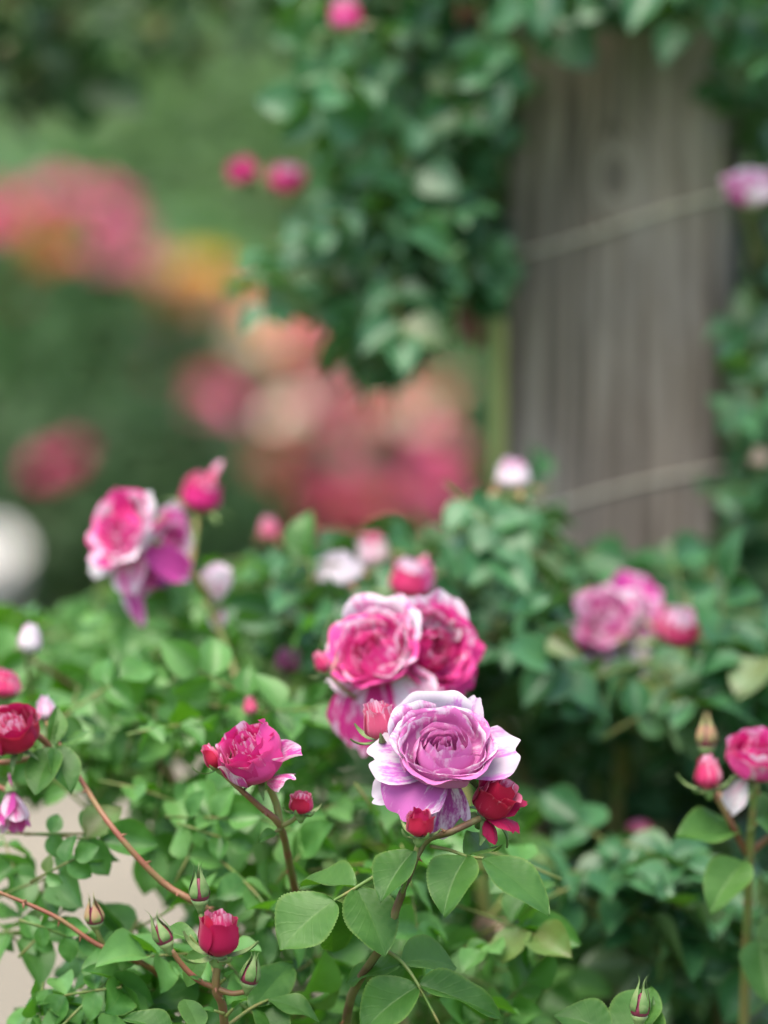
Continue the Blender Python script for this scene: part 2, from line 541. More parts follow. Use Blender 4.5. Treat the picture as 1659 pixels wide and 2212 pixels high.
def compound(r, origin, direction, normal, size):
    """rachis points and leaflet matrices of one five-leaflet rose leaf"""
    x = direction.normalized()
    n = (normal - x * normal.dot(x)).normalized()
    y = n.cross(x)
    L = size * 1.9
    droop = r.uniform(0.1, 0.5)

    def at(t):
        return origin + x * (L * t) - n * (droop * L * 0.35 * t * t)

    rach = [at(t) for t in (0, 0.35, 0.65, 1.0)]
    out = []
    spots = [(1.0, 0, 1.0)]
    npair = 2 if r.random() < 0.8 else 1
    for p in range(npair):
        t = 0.84 - 0.46 * p
        for s in (-1, 1):
            spots.append((t, s, 0.92 - 0.17 * p))
    for (t, s, sc) in spots:
        a = math.radians(r.uniform(52, 78)) * s if s else math.radians(r.uniform(-12, 12))
        d = x * math.cos(a) + y * math.sin(a) - n * r.uniform(-0.1, 0.45)
        nn = n + y * r.uniform(-0.35, 0.35) + x * r.uniform(-0.3, 0.3)
        out.append((frame(at(t), d, nn, size * sc * r.uniform(0.85, 1.12), wide=r.uniform(0.88, 1.12)), r.randrange(NVAR)))
    return rach, out


def in_poly(x, y, poly):
    c = False
    j = len(poly) - 1
    for i in range(len(poly)):
        xi, yi = poly[i]; xj, yj = poly[j]
        if (yi > y) != (yj > y) and x < (xj - xi) * (y - yi) / (yj - yi) + xi:
            c = not c
        j = i
    return c


LEAF_SCALE = 1.0


def scatter(r, poly, d0, d1, count, size, up=0.8, tocam=0.5, jit=0.95, bias=1.0, avoid=()):
    xs = [p[0] for p in poly]; ys = [p[1] for p in poly]
    size *= LEAF_SCALE; count = max(1, round(count * LEAF_SCALE ** -1.6))
    res = []
    guard = 0
    while len(res) < count and guard < count * 60:
        guard += 1
        x = r.uniform(min(xs), max(xs)); y = r.uniform(min(ys), max(ys))
        if not in_poly(x, y, poly): continue
        if any((x - a) ** 2 + (y - b) ** 2 < c * c for (a, b, c) in avoid): continue
        d = d0 + (d1 - d0) * r.random() ** bias
        o = P(x, y, d)
        dirv = Vector((r.uniform(-1, 1), r.uniform(-1, 0.35), r.uniform(-0.5, 0.55)))
        nrm = Vector((0, 0, 1)) * up - FW * tocam + Vector((r.uniform(-1, 1), r.uniform(-1, 1), r.uniform(-1, 1))) * jit
        s = size * r.uniform(0.62, 1.3)
        dn = dirv.normalized()
        res.append(compound(r, o - dn * (s * 1.1), dirv, nrm, s))
    return res


SAMP = np.array([LO[0][0][i] for i in range(0, len(LO[0][0]), 1)])


# lines of sight to the flowers that no nearer leaf may cover: x, y, radius, distance
CLEAR = [(262, 1140, 100, 2.40), (340, 1130, 90, 2.42), (430, 1060, 62, 2.5), (270, 1265, 42, 2.42), (345, 1235, 60, 2.43), (468, 1265, 52, 2.43),
         (735, 1222, 62, 2.48), (806, 1188, 52, 2.52), (890, 1240, 62, 2.44), (860, 1400, 175, 2.27), (770, 1520, 75, 2.27),
         (1330, 1310, 92, 2.52), (1385, 1370, 50, 2.52), (1465, 1352, 62, 2.51), (1525, 1660, 50, 2.25), (1527, 1605, 36, 2.28), (1635, 1630, 62, 2.25), (1640, 1690, 40, 2.26),
         (30, 1570, 62, 2.19), (15, 1485, 40, 2.28), (66, 1385, 36, 2.34), (102, 1532, 34, 2.24), (35, 1750, 50, 2.2), (206, 1975, 34, 2.16),
         (1108, 1022, 46, 2.53), (1612, 395, 75, 2.66), (525, 365, 48, 2.83), (620, 385, 52, 2.83), (752, 38, 60, 2.7), (1005, 35, 40, 2.8), (1640, 985, 34, 2.72), (1002, 690, 45, 2.86),
         (1380, 1790, 42, 2.5), (1050, 1990, 46, 2.36), (622, 1425, 40, 2.5), (583, 1145, 36, 2.62), (545, 1525, 24, 2.29),
         (560, 1620, 95, 2.14), (450, 1625, 34, 2.14), (650, 1735, 40, 2.14), (960, 1630, 180, 2.13), (815, 1550, 60, 2.13), (905, 1780, 50, 2.11), (1080, 1720, 80, 2.12),
         (470, 2020, 62, 2.1), (345, 2010, 50, 2.09), (430, 1925, 50, 2.12), (540, 2095, 46, 2.09), (1380, 2170, 40, 2.12), (1100, 1900, 110, 2.1), (690, 1435, 36, 2.25),
         (1330, 330, 190, 2.84), (1330, 560, 200, 2.84), (1330, 780, 200, 2.84), (1340, 980, 170, 2.84), (1075, 950, 45, 2.9), (1075, 850, 40, 2.9), (1072, 760, 36, 2.9), (1380, 1130, 90, 2.6)]


def clear(m):
    for t in (0.15, 0.5, 0.9):
        p = Vector((m[0][0] * t + m[0][3], m[1][0] * t + m[1][3], m[2][0] * t + m[2][3])) - CAM
        d = p.dot(FW)
        x = p.dot(RT) / (KW * d) * 1659 + 829.5
        y = -p.dot(UP) / (KW * d) * 1659 + 1106
        for (a, b, c, dd) in CLEAR:
            if d < dd + 0.015 and (x - a) ** 2 + (y - b) ** 2 < c * c: return False
    return True


def build_foliage(parent, leaves, matkey, matpick=None, limit=300, extra=()):
    """the leaflets that show largest become objects of their own, the rest one joined mesh"""
    leaves = [(rc, [q for q in ls if clear(q[0])]) for (rc, ls) in leaves]
    leaves = [q for q in leaves if len(q[1]) > 1]
    mats = [(np.array(m), v) for (_, ls) in leaves for (m, v) in ls]
    nL = len(mats)
    C = np.array(CAM); R_ = np.array(RT); U_ = np.array(UP); F_ = np.array(FW)
    cells = {}
    ids, cell, dep = [], [], []
    for i, (m, v) in enumerate(mats):
        pts = SAMP @ m[:3, :3].T + m[:3, 3] - C
        d = pts @ F_
        xx = (pts @ R_) / (KW * d) * 1659 + 829.5
        yy = -(pts @ U_) / (KW * d) * 1659 + 1106
        ok = (xx > 0) & (xx < 1659) & (yy > 0) & (yy < 2212)
        if not ok.any(): continue
        cc = (yy[ok] // 9).astype(int) * 200 + (xx[ok] // 9).astype(int)
        ids.append(np.full(len(cc), i)); cell.append(cc); dep.append(d[ok])
    shown = np.zeros(nL)
    if ids:
        ids = np.concatenate(ids); cell = np.concatenate(cell); dep = np.concatenate(dep)
        order = np.lexsort((dep, cell))
        first = np.ones(len(order), bool); first[1:] = cell[order][1:] != cell[order][:-1]
        shown = np.bincount(ids[order][first], minlength=nL)
    rank = np.argsort(-shown)
    single = set(int(i) for i in rank[:limit] if shown[i] >= 3)
    for i in sorted(single):
        m, v = mats[i]
        mesh_obj('leaf', leaflet_mesh(matkey, v), Matrix(m.tolist()), parent)
    V, UV, F = [], [], []
    off = 0
    org = np.array(WM[parent].translation)
    for i, (m, v) in enumerate(mats):
        if i in single: continue
        vv, uvv, ff = LO[v]
        V.append(vv @ m[:3, :3].T + m[:3, 3] - org); UV.append(uvv); F.append(ff + off); off += len(vv)
    if V:
        me = mesh_from('foliage', np.concatenate(V).tolist(), np.concatenate(F).tolist(), M[matkey], np.concatenate(UV))
        o = mesh_obj('foliage', me, WM[parent].copy(), parent)
        o['kind'] = 'stuff'
    # leaf stalks
    V, F = [], []
    off = 0
    for (rach, _) in leaves:
        v, f = tube_data([p - Vector(org) for p in rach], 0.0008, 0.0006, 4)
        V += v; F += [tuple(k + off for k in q) for q in f]; off = len(V)
    if V:
        o = mesh_obj('leaf_stalks', mesh_from('leaf_stalks', V, F, M['petiole']), WM[parent].copy(), parent)
        o['kind'] = 'stuff'


# ------------------------------------------------------------------ petals, blooms, buds
def cup(R, H, span, close=1.0, lip=0.0, drop=0.2, ruf=0.0, seed=0, base=0.3, spiral=0.07, bulge=0.55, curl=0.5, notch=0.0):
    r = random.Random(seed)
    s = [r.uniform(0, 6.28) for _ in range(5)]
    span = math.radians(span)

    def f(u, v):
        vv = v * (1 - drop * abs(u) ** 2.6 - notch * math.exp(-(u / 0.12) ** 2) * v ** 3)
        w = span * (base + (1 - base) * math.sin(math.pi / 2 * min(1, vv / 0.62)))
        a = u * w
        if vv < bulge:
            p = math.sin(math.pi / 2 * vv / bulge) ** 0.85 if vv > 0 else 0
        else:
            t = (vv - bulge) / (1 - bulge); p = 1 + (close - 1) * t * t * (3 - 2 * t)
        rr = R * (0.12 + 0.88 * p)
        z = H * vv
        t = max(0, (vv - 0.76) / 0.24)
        rr += lip * t * t; z -= lip * curl * t ** 3
        q = v ** 4
        rr += ruf * q * (math.sin(4.7 * u + s[0]) + 0.6 * math.sin(8.3 * u + s[1]))
        z += ruf * 0.8 * q * (math.sin(5.5 * u + s[2]) + 0.5 * math.sin(12 * u + s[3]))
        rr += spiral * R * u * min(1, v * 2)
        return (rr * math.cos(a), rr * math.sin(a), z)
    return f


def flat(L, W, a0, a1, cupc=0.1, ruf=0.0, seed=0, notch=0.04, rnd=0.36, base=0.28, r0=0.0, z0=0.0, roll=0.0, wmax=0.68):
    r = random.Random(seed)
    s = [r.uniform(0, 6.28) for _ in range(5)]
    a0, a1 = math.radians(a0), math.radians(a1)
    N = 40
    pathx, pathz, ang = [r0], [z0], [a0]
    for i in range(N):
        a = a0 + (a1 - a0) * ((i + 0.5) / N) ** 1.2
        pathx.append(pathx[-1] + math.cos(a) * L / N); pathz.append(pathz[-1] + math.sin(a) * L / N); ang.append(a)

    def f(u, v):
        vv = max(0, min(1, v * (1 - rnd * abs(u) ** 2.4 - notch * math.exp(-(u / 0.15) ** 2) * v ** 3)))
        k = vv * N; i = min(N - 1, int(k)); t = k - i
        x = pathx[i] + (pathx[i + 1] - pathx[i]) * t; z = pathz[i] + (pathz[i + 1] - pathz[i]) * t
        a = ang[i] + (ang[i + 1] - ang[i]) * t
        w = W / 2 * (base + (1 - base) * math.sin(math.pi / 2 * min(1, vv / wmax)))
        w *= 1 - 0.12 * max(0, (vv - wmax) / (1 - wmax)) ** 2
        y = u * w
        lift = cupc * w * u * u + roll * w * u * v
        q = v ** 3
        lift += ruf * q * (math.sin(4.2 * u + s[0]) + 0.6 * math.sin(9.1 * u + s[1]))
        ex = ruf * 0.7 * q * (math.sin(6 * u + s[2]) + 0.5 * math.sin(13 * u + s[3]))
        x2 = x - math.sin(a) * lift + math.cos(a) * ex
        z2 = z + math.cos(a) * lift + math.sin(a) * ex
        return (x2, y, z2)
    return f


def sepal_fn(L, W, a0, a1, r0, z0, seed=0, curl=0.0):
    g = flat(L, W, a0, a1, 0.35, 0.0, seed, 0.0, 0.0, 0.6, r0, z0)

    def f(u, v):
        x, y, z = g(u, v)
        k = (1 - v) ** 0.75 * 1.15 + 0.06 + (0.10 if v > 0.88 else 0)
        return (x, y * k, z)
    return f


def axis_frame(origin, axis, roll=0.0):
    z = axis.normalized()
    x = RT - z * RT.dot(z)
    x.normalize()
    y = z.cross(x)
    m = Matrix(((x.x, y.x, z.x, origin.x), (x.y, y.y, z.y, origin.y), (x.z, y.z, z.z, origin.z), (0, 0, 0, 1)))
    return m @ Matrix.Rotation(math.radians(roll), 4, 'Z')


def petal(part, Mf, phi, f, mat, nu=12, nv=14, name='petal', tilt=0.0):
    me = grid(name, f, nu, nv, M[mat] if isinstance(mat, str) else mat)
    m = Mf @ Matrix.Rotation(math.radians(phi), 4, 'Z')
    if tilt: m = m @ Matrix.Rotation(math.radians(tilt), 4, 'Y')
    return mesh_obj(name, me, m, part)


def hip(name, Mf, R, L, parent, mat='hip'):
    me = lathe(name, [(0.0004, -L), (R * 0.35, -L), (R * 0.6, -L * 0.72), (R * 0.95, -L * 0.35), (R * 0.8, -0.02 * L), (R * 0.9, 0.05 * L), (R * 0.3, 0.12 * L)], 12, M[mat])
    return mesh_obj(name, me, Mf, parent)


def sepals(part, Mf, n, L, W, a0, a1, r0, seed, phi0=0, mat='sepal'):
    r = random.Random(seed)
    for k in range(n):
        petal(part, Mf, phi0 + k * 360 / n + r.uniform(-10, 10),
              sepal_fn(L * r.uniform(0.8, 1.15), W, a0 + r.uniform(-8, 8), a1 + r.uniform(-18, 18), r0, 0, seed + k), mat, 4, 8, 'sepal')


def ring(part, Mf, n, phi0, R, H, span, mats, seed, nu=12, nv=14, jitter=8, **kw):
    r = random.Random(seed)
    for k in range(n):
        kk = dict(kw)
        sc = r.uniform(0.95, 1.05)
        petal(part, Mf, phi0 + k * 360 / n + r.uniform(-jitter, jitter),
              cup(R * sc, H * r.uniform(0.95, 1.04), span, seed=seed * 31 + k, **kk), mats[r.randrange(len(mats))], nu, nv)


def core(part, Mf, R, H, mats, seed, n=7):
    r = random.Random(seed)
    for k in range(n):
        rr = R * (0.25 + 0.75 * (k + 1) / n)
        petal(part, Mf, r.uniform(0, 360), cup(rr, H * r.uniform(0.86, 1.0), r.uniform(60, 100), close=r.uniform(0.6, 0.9), drop=0.15,
              ruf=R * 0.09, seed=seed + k, spiral=0.2), mats[r.randrange(len(mats))], 8, 8)


def bud_tight(spray, name, base, axis, R, H, seed, roll=0, mat='sepal', label=None):
    Mf = axis_frame(base, axis, roll)
    me = lathe(name, [(0.0002, 0), (R * 0.6, 0.02 * H), (R * 0.92, 0.18 * H), (R * 0.95, 0.36 * H), (R * 0.75, 0.62 * H), (R * 0.4, 0.85 * H), (R * 0.08, H)], 14, M['bud_core'])
    b = mesh_obj(name, me, Mf, spray)
    r = random.Random(seed)
    for k in range(5):
        g = cup(R * 1.07, H * r.uniform(1.4, 1.9), 35, close=0.10, drop=0.0, ruf=0, seed=seed + k, base=0.5, spiral=0.0, bulge=0.23)
        bend = r.uniform(-0.35, 0.35) * R

        def f(u, v, g=g, bend=bend):
            x, y, z = g(u * max(0.05, min(1, (1.04 - v) * 1.45)), v)
            t = max(0, v - 0.72) / 0.28
            return (x + t * t * R * 0.45, y + bend * t * t, z)
        petal(b, Mf, k * 72 + r.uniform(-5, 5), f, mat, 6, 12, 'sepal')
    me = lathe('hip', [(0.0003, -H * 0.5), (R * 0.26, -H * 0.5), (R * 0.42, -H * 0.3), (R * 0.62, -H * 0.12), (R * 0.9, H * 0.08), (R * 0.3, H * 0.1)], 12, M['hip'])
    mesh_obj('hip', me, Mf, b)
    return b


def bud_colour(spray, name, base, axis, R, H, seed, mats, roll=0, open_=0.85, ruf=0.06, sep=(35, -10), sepL=1.0, inner=None, sepmat='sepal', nsep=5, lip=0.08):
    """a coloured bud: wrapped petals, ragged top, sepals folded back, hip below"""
    Mf = axis_frame(base, axis, roll)
    b = hip(name, Mf, R * 0.48, R * 0.75, spray)
    inner = inner or mats
    core(b, Mf, R * 0.55, H * 0.98, inner, seed, 5)
    ring(b, Mf, 3, 20, R * 0.74, H * 1.0, 70, inner, seed + 1, 10, 12, close=open_ * 0.85, drop=0.16, ruf=R * ruf, spiral=0.12, bulge=0.4)
    ring(b, Mf, 4, 60, R * 0.97, H * 0.86, 62, mats, seed + 2, 10, 12, close=open_, drop=0.22, ruf=R * ruf, lip=R * lip, spiral=0.1, bulge=0.38)
    if sep[0] > 25: sep = (-8, 70)
    sepals(b, Mf, nsep, H * 0.85 * sepL, R * 0.7, sep[0], sep[1], R * 0.42, seed + 5, seed * 17 % 72, sepmat)
    return b


def rose(spray, name, base, axis, R, H, seed, mi, mo, roll=0, guards=(), hipR=None, detail=1.0, centre=0.55, gap=0.78, lip=0.12, ruf=0.035, rings=3, close=0.97, sep=True, sc=1.0):
    """an open bloom: tight heart, rings of cupped petals, then guard petals given one by one"""
    Mf = axis_frame(base, axis, roll) @ Matrix.Scale(sc, 4)
    Mu = axis_frame(base, axis) @ Matrix.Scale(sc, 4)
    b = hip(name, Mf, hipR or R * 0.24, R * 0.42, spray)
    nu, nv = int(10 * detail) + 2, int(12 * detail) + 2
    core(b, Mf, R * centre * 0.5, H * 0.96, mi, seed, 5)
    ring(b, Mf, 4, 30, R * centre * 0.72, H * 0.98, 68, mi, seed + 1, nu, nv, close=0.7, drop=0.2, ruf=R * ruf * 0.5, spiral=0.14)
    ring(b, Mf, 5, 75, R * centre, H * 0.92, 58, mi, seed + 2, nu, nv, close=0.8, drop=0.2, ruf=R * ruf * 0.5, spiral=0.14)
    for k in range(rings):
        t = (k + 1) / rings
        ring(b, Mf, 5, 20 + 38 * k, R * (gap + (1 - gap) * t), H * (1.0 - 0.1 * t), 56, mo, seed + 3 + k, nu, nv, close=close + 0.07 * t, drop=0.2,
             ruf=R * ruf, lip=R * lip * t, spiral=0.1, notch=0.03)
    for i, (phi, kw, mat) in enumerate(guards):
        kw = dict(kw)
        fn = cup if kw.pop('cup', False) else flat
        petal(b, Mu, phi, fn(seed=seed * 7 + i, **kw), mat, nu + 4, nv + 2)
    if sep:
        sepals(b, Mf, 5, R * 0.9, R * 0.3, 5, -55, R * 0.15, seed + 40, 36)
    return b


PRICKLE = lathe('prickle', [(0.0009, 0), (0.00055, 0.0010), (0.0001, 0.0026)], 5, M['cane_red'])


def prickles(cane, pts, rad, n, seed):
    r = random.Random(seed)
    sp = smooth_path(pts, 6)
    for k in range(n):
        i = r.randrange(2, len(sp) - 2)
        t = (sp[i + 1] - sp[i - 1]).normalized()
        a = Vector((r.uniform(-1, 1), r.uniform(-1, 0.2), r.uniform(-1, 1)))
        a = (a - t * a.dot(t)).normalized()
        z = (a - t * 0.35).normalized()
        m = axis_frame(sp[i] + a * rad * 0.8, z)
        mesh_obj('prickle', PRICKLE, m, cane)


class Spray:
    def __init__(self, label, base, cat='rose', group=None, name='rose_spray'):
        self.o = empty(name, P(*base))
        tag(self.o, label, cat, group)

    def cane(self, pts, r0, r1, mat='cane_red', name='cane'):
        c_ = tube(name, [P(*p) for p in pts], r0, r1, M[mat], self.o)
        if r0 > 0.0022: prickles(c_, [P(*p) for p in pts], (r0 + r1) / 2, 5, len(pts))
        return c_

    def leaf(self, stalk, leaflets, mat='leaf_hero', smat='petiole', hi=True, seed=0):
        """stalk: picture points; leaflets: (base x, y, tip x, tip y, width px, (normal r,u,f), base d, tip d)"""
        st = tube('leaf', [P(*p) for p in stalk], 0.0011, 0.0007, M[smat], self.o, 6, 4)
        for i, (bx, by, tx, ty, w, nr, db, dt) in enumerate(leaflets):
            a = P(bx, by, db); b = P(tx, ty, dt)
            d = b - a
            L = d.length
            wid = w * px(db) / (0.74 * L)
            m = frame(a, d, cv(*nr), L, wide=wid)
            mesh_obj('leaflet', leaflet_mesh(mat, (seed + i) % NVAR, hi), m, st)
        return st

# ------------------------------------------------------------------ timber post and its binding wires
TH = math.radians(-10)
PH = 0.0715
front = P(1324, 1106, 2.85)
pn = Vector((math.sin(TH), -math.cos(TH), 0))
pc = Vector((front.x, front.y, 0)) - pn * PH
MPOST = Matrix.Translation((pc.x, pc.y, 0)) @ Matrix.Rotation(TH, 4, 'Z')


def square_profile(h, rc, n=14):
    pts = []
    for s in range(4):
        a = math.pi / 2 * s
        ca, sa = math.cos(a), math.sin(a)
        for k in range(n):
            t = -1 + 2 * k / (n - 1)
            x, y = h, t * (h - rc)
            pts.append((x * ca - y * sa, x * sa + y * ca))
        for k in range(1, 4):
            b = math.pi / 2 * k / 4
            x, y = h - rc + rc * math.cos(b), h - rc + rc * math.sin(b)
            pts.append((x * ca - y * sa, x * sa + y * ca))
    return pts


def build_post():
    pr = square_profile(PH, 0.011)
    n = len(pr); Z = 66; top = 2.5
    rr = random.Random(5)
    crack = {}
    for i in range(n):
        crack[i] = (rr.uniform(0.002, 0.005), rr.uniform(0.2, 1.6), rr.uniform(0.3, 0.9)) if rr.random() < 0.2 else None
    v, f = [], []
    for j in range(Z + 1):
        z = top * j / Z
        for i, (x, y) in enumerate(pr):
            o = 0.0012 * noise.noise((x * 90, y * 90, z * 1.5)) + 0.002 * noise.noise((x * 8, y * 8, z * 2.2))
            c = crack[i]
            if c:
                t = (z - c[1]) / c[2]
                if 0 < t < 1: o -= c[0] * math.sin(math.pi * t)
            s = 1 + o / PH
            v.append((x * s, y * s, z))
    for j in range(Z):
        for i in range(n):
            i2 = (i + 1) % n
            f.append((j * n + i, j * n + i2, (j + 1) * n + i2, (j + 1) * n + i))
    f.append(tuple(range(n))[::-1]); f.append(tuple(Z * n + i for i in range(n)))
    me = mesh_from('wooden_post', v, f, M['wood'])
    return tag(mesh_obj('wooden_post', me, MPOST), 'weathered grey square timber post with a knot, standing behind the roses', 'post')


build_post()


def binding_wire(ypx, slope, label, dz=0.0):
    z0 = P(1322, ypx, 2.85).z
    pr = square_profile(PH + 0.0022, 0.013, 6)
    pts = [Vector((x, y, z0 + slope * x + 0.0012 * math.sin(x * 45 + dz))) for (x, y) in pr]
    v, f = tube_data(pts, 0.0015, 0.0015, 6, True)
    # twisted end
    o = mesh_obj('binding_wire', mesh_from('binding_wire', v, f, M['wire']), MPOST)
    return tag(o, label, 'wire', 'wires tied round the post')


binding_wire(482, 0.30, 'upper thin tan wire tied round the grey post below the knot')
binding_wire(1060, 0.26, 'lower thin tan wire tied round the grey post above the bush', 1.0)

# ------------------------------------------------------------------ foliage masses
def bush(label, cat, base, leaves, matkey, canes, name='rose_bush', group=None, limit=300):
    o = empty(name, base)
    tag(o, label, cat, group)
    for (pts, r0, r1, mk) in canes:
        c_ = tube('cane', pts, r0, r1, M[mk], o, 7, 5)
        if name == 'rose_bush': prickles(c_, pts, (r0 + r1) / 2, 9, len(o.children))
    build_foliage(o, leaves, matkey, limit=limit)
    return o


def P3(*a):
    return [P(*p) for p in a]


def ground_at(x, y):
    return Vector((x, y, 0.005))


LEAF_SCALE = 0.80
r = random.Random(11)
# front bush, fresh green, left and centre
A = []
A += scatter(r, [(-200, 1440), (160, 1370), (330, 1320), (540, 1235), (680, 1300), (700, 1500), (-200, 1520)], 2.42, 2.85, 95, 0.0285)
A += scatter(r, [(-200, 1350), (160, 1310), (330, 1270), (470, 1200), (560, 1150), (690, 1200), (690, 1320), (330, 1340), (-200, 1440)], 2.5, 2.8, 12, 0.027)
A += scatter(r, [(-200, 1500), (700, 1480), (690, 1700), (560, 1740), (350, 1730), (150, 1690), (-200, 1700)], 2.26, 2.62, 92, 0.0285, avoid=[(60, 1570, 60), (560, 1610, 60), (640, 1735, 40)])
A += scatter(r, [(560, 1740), (900, 1690), (1150, 1800), (1150, 2000), (1180, 2300), (480, 2350), (500, 2100), (560, 1900)], 2.2, 2.55, 115, 0.031,
             avoid=[(520, 1835, 50)])
A += scatter(r, [(300, 1740), (560, 1760), (540, 1860), (600, 1960), (420, 2000), (380, 1900)], 2.2, 2.4, 14, 0.028, avoid=[(520, 1835, 60), (350, 1830, 55)])
A += scatter(r, [(560, 2350), (1180, 2320), (1200, 3300), (700, 3400)], 2.2, 2.6, 60, 0.036)
A += scatter(r, [(230, 2080), (520, 1990), (560, 2260), (200, 2320)], 2.16, 2.32, 20, 0.028)
A += scatter(r, [(60, 2160), (240, 2120), (260, 2300), (40, 2300)], 2.14, 2.22, 4, 0.026)
A += scatter(r, [(70, 1770), (230, 1760), (230, 1900), (70, 1960)], 2.16, 2.24, 3, 0.029)
A += scatter(r, [(90, 1990), (330, 1990), (330, 2090), (100, 2100)], 2.15, 2.22, 3, 0.026)
A += scatter(r, [(100, 2130), (330, 2110), (330, 2260), (120, 2300)], 2.15, 2.24, 3, 0.028)
A += scatter(r, [(-60, 1800), (130, 1780), (120, 1900), (60, 2060), (-60, 2080)], 2.16, 2.26, 3, 0.029)
A += scatter(r, [(-40, 2120), (120, 2080), (140, 2280), (-40, 2300)], 2.15, 2.24, 3, 0.028)
gA = ground_at(0.02, 2.4)
canesA = [
    ([gA, P(900, 2700, 2.35), P(640, 2180, 2.3), P(470, 1985, 2.17), P(350, 1905, 2.16), P(245, 1790, 2.16), P(178, 1690, 2.18), P(100, 1560, 2.2)], 0.0024, 0.0011, 'cane_red'),
    ([gA + Vector((0.05, 0, 0)), P(1000, 2600, 2.3), P(900, 2250, 2.25), P(640, 1900, 2.35), P(500, 1430, 2.4), P(440, 1300, 2.4)], 0.0035, 0.0013, 'cane_green'),
    ([gA + Vector((-0.03, 0, 0)), P(700, 2500, 2.3), P(420, 2200, 2.22), P(330, 2095, 2.16), P(210, 2040, 2.15), P(110, 1975, 2.15), P(-60, 1905, 2.15)], 0.0020, 0.0009, 'cane_red'),
    ([gA + Vector((0.03, 0.05, 0)), P(900, 2500, 2.5), P(620, 2000, 2.45), P(300, 1600, 2.45), P(60, 1420, 2.4)], 0.0035, 0.0013, 'cane_brown'),
    ([gA + Vector((0.06, 0.05, 0)), P(1100, 2400, 2.45), P(1050, 1990, 2.42), P(1000, 1700, 2.42), P(860, 1350, 2.42)], 0.005, 0.0022, 'cane_green'),
]
bush('fresh green rose bush in front, filling the lower left below the blooms', 'rose bush', gA, A, 'leaf', canesA)

# second bush, darker, right of the first and in front of the post
r = random.Random(23)
B = []
B += scatter(r, [(560, 1330), (640, 1190), (800, 1230), (950, 1110), (1090, 1085), (1200, 1170), (1290, 1240), (1420, 1290), (1560, 1330), (1800, 1300), (1800, 1600), (1450, 1600), (1180, 1580), (1060, 1480), (900, 1500), (720, 1500)], 2.42, 2.72, 150, 0.034, bias=1.0)
B += scatter(r, [(1050, 1080), (1180, 1060), (1220, 1180), (1100, 1180)], 2.5, 2.7, 5, 0.032)
B += scatter(r, [(1340, 1090), (1420, 1060), (1420, 1120), (1340, 1180)], 2.55, 2.65, 1, 0.034)
B += scatter(r, [(1420, 1230), (1480, 1220), (1480, 1280), (1420, 1280)], 2.55, 2.65, 2, 0.034)
B += scatter(r, [(1150, 1480), (1800, 1480), (1800, 1700), (1450, 1640), (1180, 1640)], 2.5, 2.8, 26, 0.034)
B += scatter(r, [(1180, 1830), (1380, 1790), (1560, 1900), (1620, 2010), (1450, 2080), (1250, 1990)], 2.34, 2.46, 20, 0.038)
B += scatter(r, [(1080, 1850), (1800, 1800), (1800, 2400), (1080, 2400)], 2.5, 2.9, 110, 0.036)
B += scatter(r, [(1500, 1950), (1800, 1850), (1800, 2350), (1450, 2350)], 2.3, 2.45, 14, 0.034)
B += scatter(r, [(600, 1270), (1100, 1240), (1400, 1400), (1850, 1330), (1850, 2600), (900, 2600)], 2.9, 3.25, 260, 0.042)
B += scatter(r, [(1050, 2400), (1900, 2400), (1900, 3400), (1100, 3400)], 2.4, 2.9, 70, 0.038)
B += scatter(r, [(1020, 1480), (1800, 1480), (1800, 1900), (1050, 1900)], 2.66, 2.82, 60, 0.038)
gB = ground_at(0.17, 2.62)
canesB = [
    ([gB, P(1300, 2300, 2.6), P(1200, 1900, 2.62), P(1060, 1500, 2.6), P(930, 1330, 2.5)], 0.006, 0.002, 'cane_brown'),
    ([gB + Vector((0.03, 0, 0)), P(1350, 2200, 2.62), P(1330, 1800, 2.62), P(1350, 1500, 2.55), P(1345, 1380, 2.5)], 0.006, 0.002, 'cane_green'),
    ([gB + Vector((0.05, 0, 0)), P(1400, 2200, 2.6), P(1300, 1750, 2.65), P(1180, 1250, 2.55), P(1110, 1060, 2.5)], 0.006, 0.0015, 'cane_green'),
    ([gB + Vector((0.08, -0.02, 0)), P(1560, 2300, 2.6), P(1600, 1800, 2.65), P(1520, 1450, 2.6), P(1470, 1380, 2.5)], 0.006, 0.002, 'cane_brown'),
    ([gB + Vector((0.0, 0.2, 0)), P(1200, 2200, 2.9), P(1260, 1760, 2.95), P(1400, 1500, 2.95)], 0.006, 0.003, 'cane_brown'),
]
bush('dark green rose bush growing at the foot of the grey post', 'rose bush', gB, B, 'leaf_dark', canesB)

